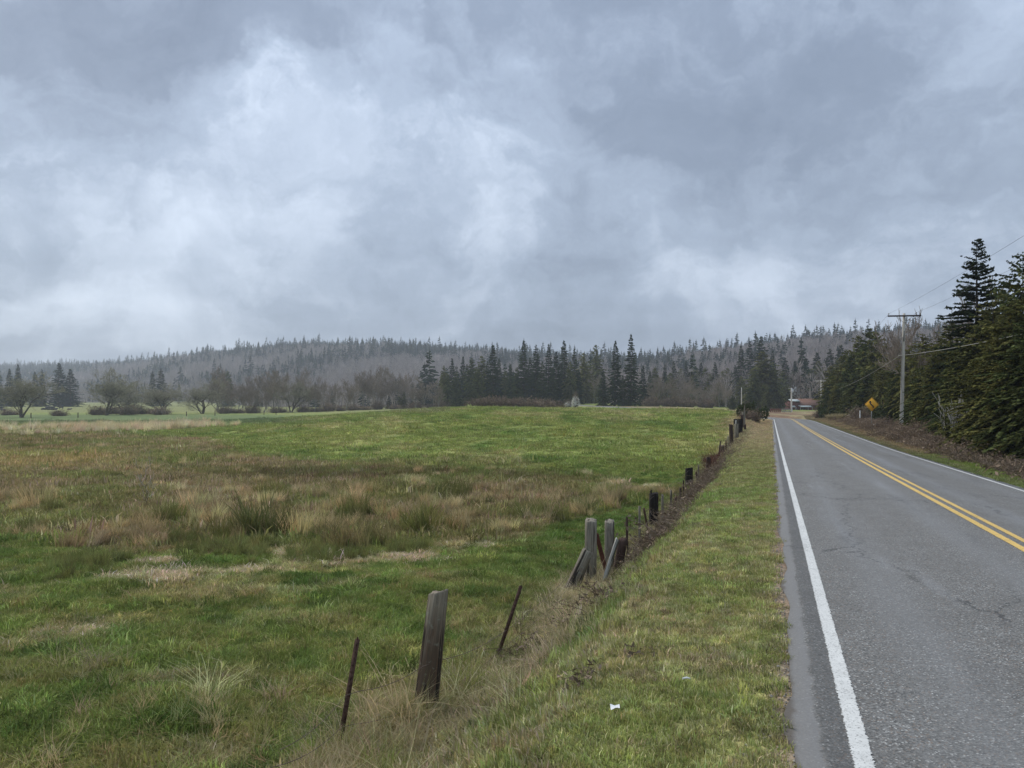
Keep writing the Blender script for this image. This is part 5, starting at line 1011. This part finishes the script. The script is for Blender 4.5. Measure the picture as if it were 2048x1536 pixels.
# ------------------------------------------------------------------ cattle
def cow_mesh(name, lying):
    sk = bpy.data.meshes.new(name); zb = .95 if not lying else .42
    V = [(0, 0, zb), (.45, 0, zb + .02), (.85, 0, zb + .10), (1.15, 0, zb + (.22 if lying else .05)), (1.45, 0, zb + (.22 if lying else -.12)), (-.45, 0, zb + .02), (-.75, 0, zb + .05), (-.86, 0, zb - .25), (-.88, 0, zb - .55 if not lying else .1)]
    Rr = [.36, .35, .28, .16, .10, .36, .24, .045, .03]; E = [(0, 1), (1, 2), (2, 3), (3, 4), (0, 5), (5, 6), (6, 7), (7, 8)]
    for sx, root in ((.55, 1), (-.6, 6)):
        for sy in (-.19, .19):
            b = len(V)
            if not lying: V += [(sx, sy, .62), (sx + (.03 if sx > 0 else -.08), sy, .34), (sx, sy, .03)]; Rr += [.12, .065, .06]
            else: V += [(sx, sy * 1.9, .22), (sx + .25, sy * 2.2, .10), (sx + .05, sy * 2.3, .07)]; Rr += [.13, .07, .06]
            E += [(root, b), (b, b + 1), (b + 1, b + 2)]
    for sy in (-.16, .16): V.append((1.12, sy * 1.3, zb + (.34 if lying else .16))); Rr.append(.035); E.append((3, len(V) - 1))
    sk.from_pydata(V, E, []); o = bpy.data.objects.new('tmp', sk); COL.objects.link(o); md = o.modifiers.new('skin', 'SKIN'); md.use_smooth_shade = True
    for v, r_ in zip(sk.skin_vertices[0].data, Rr): v.radius = (r_, r_)
    sk.skin_vertices[0].data[0].use_root = True; sb = o.modifiers.new('sub', 'SUBSURF'); sb.levels = 1; sb.render_levels = 1
    dg = bpy.context.evaluated_depsgraph_get(); me = bpy.data.meshes.new_from_object(o.evaluated_get(dg)); bpy.data.objects.remove(o); me.name = name; me.materials.clear(); me.materials.append(MAT['cow_black']); return me
def cattle():
    st, ly = cow_mesh('standing_cow', False), cow_mesh('lying_cow', True)
    L = [(1, 818, 0, 'black cow standing at the very left edge of the picture'), (7, 820, 1, 'black cow lying close to the left edge'), (87, 817, 1, 'black cow lying at the left end of the cattle group'), (96, 816, 0, 'black cow standing left in the cattle group below the broad fir'), (99, 818, 1, 'black cow lying in front of the two standing cows'),
         (105, 816, 0, 'black cow standing in the middle of the cattle group'), (109, 817.5, 1, 'black cow lying right of the middle standing cow'), (122, 815, 0, 'black cow standing alone right of the group'), (138, 816.5, 1, 'black calf lying apart at the right of the cattle'), (223, 817, 1, 'black cow lying behind the large spreading bare tree')]
    for i, (u, v, l, lab) in enumerate(L):
        d = 335 + 6 * (820 - v); x = at(u, d); o = ob('cow', ly if l else st, None, (x, d, gz(x, d) - .02), (0, 0, (0, 3.1, .3, 2.8, .2, 3.3)[i % 6]), (.95,) * 3 if i == 8 else (1.25,) * 3); tag(o, lab, 'cow', 'black cattle in the far pasture')
cattle()

# ------------------------------------------------------------------ small things
def small():
    def lump(nm, px, d, sx, sy, sz, mt, label, cat, seed=1):
        r = np.random.default_rng(seed); m = MB(); nu, nv = 9, 6; V = []
        for i in range(nv):
            f = math.pi * (i + .5) / nv
            for j in range(nu): a = 6.283 * j / nu; q = r.uniform(.75, 1.2); V.append((sx * q * math.sin(f) * math.cos(a), sy * q * math.sin(f) * math.sin(a), sz * (math.cos(f) * q * .8 + .5)))
        i = np.arange(nv - 1)[:, None] * nu; j = np.arange(nu)[None]; m.add(V, np.stack([i + nu + j, i + nu + (j + 1) % nu, i + (j + 1) % nu, i + j], -1).reshape(-1, 4), [list(range(nu))], [list(range(nu * nv - 1, nu * (nv - 1) - 1, -1))])
        x = at(px, d); o = ob(nm, m.mesh(nm, MAT[mt]), None, (x, d, gz(x, d) - sz * .1)); tag(o, label, cat); return o
    # crumpled paper scrap on the verge
    r = np.random.default_rng(3); g = np.array([[(i * .028, j * .022, r.uniform(0, .03)) for j in range(3)] for i in range(3)]).reshape(-1, 3); m = MB(); m.add(g, [[i * 3 + j, i * 3 + j + 1, i * 3 + j + 4, i * 3 + j + 3] for i in range(2) for j in range(2)])
    x = at(1222, 4.55); o = ob('paper_scrap', m.mesh('paper_scrap', MAT['litter']), None, (x, 4.55, gz(x, 4.55) + .025)); tag(o, 'crumpled white scrap lying on the near verge grass', 'litter')
    lump('white_bag', 1754, 68, .28, .2, .24, 'litter', 'small white bag lying right of the sign by the verge', 'litter', 5)
    lump('pale_rock', 1677, 114, .35, .3, .35, 'rock', 'pale rock above the straw clumps near the marker post', 'rock', 6)
    for px, d, yt, w, lab in ((1698, 108, 828.5, .28, 'short white marker post at the right roadside'), (1518, 150, 823, .26, 'short pale marker post beside the road bend'), (1720, 90, 821, .10, 'thin white stick left of the warning sign')):
        x = at(px, d); z = gz(x, d); L = max(.5, zat(yt, d) - z); m = MB(); m.tube([(0, 0, -.2), (0, 0, L - .05), (0, 0, L)], [w / 2, w / 2, w / 2 * .8], 10); o = ob('marker_post', m.mesh('marker_post', MAT['trim_white'], False), None, (x, d, z)); tag(o, lab, 'marker post')
    x = at(1512, 160); e = ob('mailbox', None, None, (x, 160, gz(x, 160) - .2)); tag(e, 'small white mailbox on a post left of the dark board fence', 'mailbox'); h = zat(821.5, 160) - gz(x, 160) + .2; m = MB(); m.box((0, 0, h / 2), (.1, .1, h)); ob('post', m.mesh('mailbox_post', MAT['fence_grey']), e)
    m = MB(); m.tube([(-.25, 0, h + .1), (.25, 0, h + .1)], .13, 10); ob('box', m.mesh('mailbox_body', MAT['trim_white'], True), e)
def debris():
    for i, (px, d, w, lab) in enumerate(((1290, 5.75, .20, 'small heap of dead brown stems on the near verge'), (1188, 5.3, .22, 'dark tuft of old stems at the top edge of the near bank'))):
        x = at(px, d); me = tangle('stems', 40, w, .06 + .05 * i, .004, MAT['bramble'], 720 + i, 4, .9, .016); o = ob('stem_heap', me, None, (x, d, gz(x, d) + .01)); tag(o, lab, 'plant debris')
    m = MB(); m.tube([(0, 0, 0), (.03, .008, .003), (.05, .0, .0)], [.006, .007, .005], 6); x = at(1365, 5.0); o = ob('paper_roll', m.mesh('paper_roll', MAT['litter'], True), None, (x, 5.0, gz(x, 5.0) + .04)); tag(o, 'tiny white rolled scrap on the verge nearer the white line', 'litter')
debris()
small()

# ------------------------------------------------------------------ reddish twigs by the brown-grey post
rt = proto_coll('red_twigs', [tangle('rt', 26, .45, .55, .006, MAT['rust_red'], 700 + k, 0) for k in range(2)])
xs = at(rng.uniform(1412, 1440, 40), 1.0); ds = rng.uniform(33, 42, 40); xs = xs * ds
scatter('red_twig_brush', 'reddish twigs around the brown-grey fence post', 'brush', rt, xs, ds, rng.lognormal(0, .2, 40), np.ones((40, 3)))

# ------------------------------------------------------------------ damp air
def haze():
    zz = np.empty(len(bpy.data.meshes["ground"].vertices) * 3, np.float32); bpy.data.meshes["ground"].vertices.foreach_get("co", zz); zmin = float(zz[2::3].min()) - 1.0; print("Z", zz[2::3].min(), zz[2::3].max())
    m, nt, out = mat('haze'); pv = node(nt, 'ShaderNodeVolumePrincipled'); pv.inputs['Color'].default_value = (.80, .87, .97, 1); pv.inputs['Density'].default_value = .00027; pv.inputs['Anisotropy'].default_value = .25; nt.links.new(pv.outputs[0], out.inputs['Volume'])
    b = MB(); top = 150.0; b.box((0, 0, (top + zmin) / 2), (7000, 7000, top - zmin)); o = ob('haze', b.mesh('haze', m)); tag(o, 'thin damp haze over the valley', 'haze', None, 'stuff')
haze()
relabel()
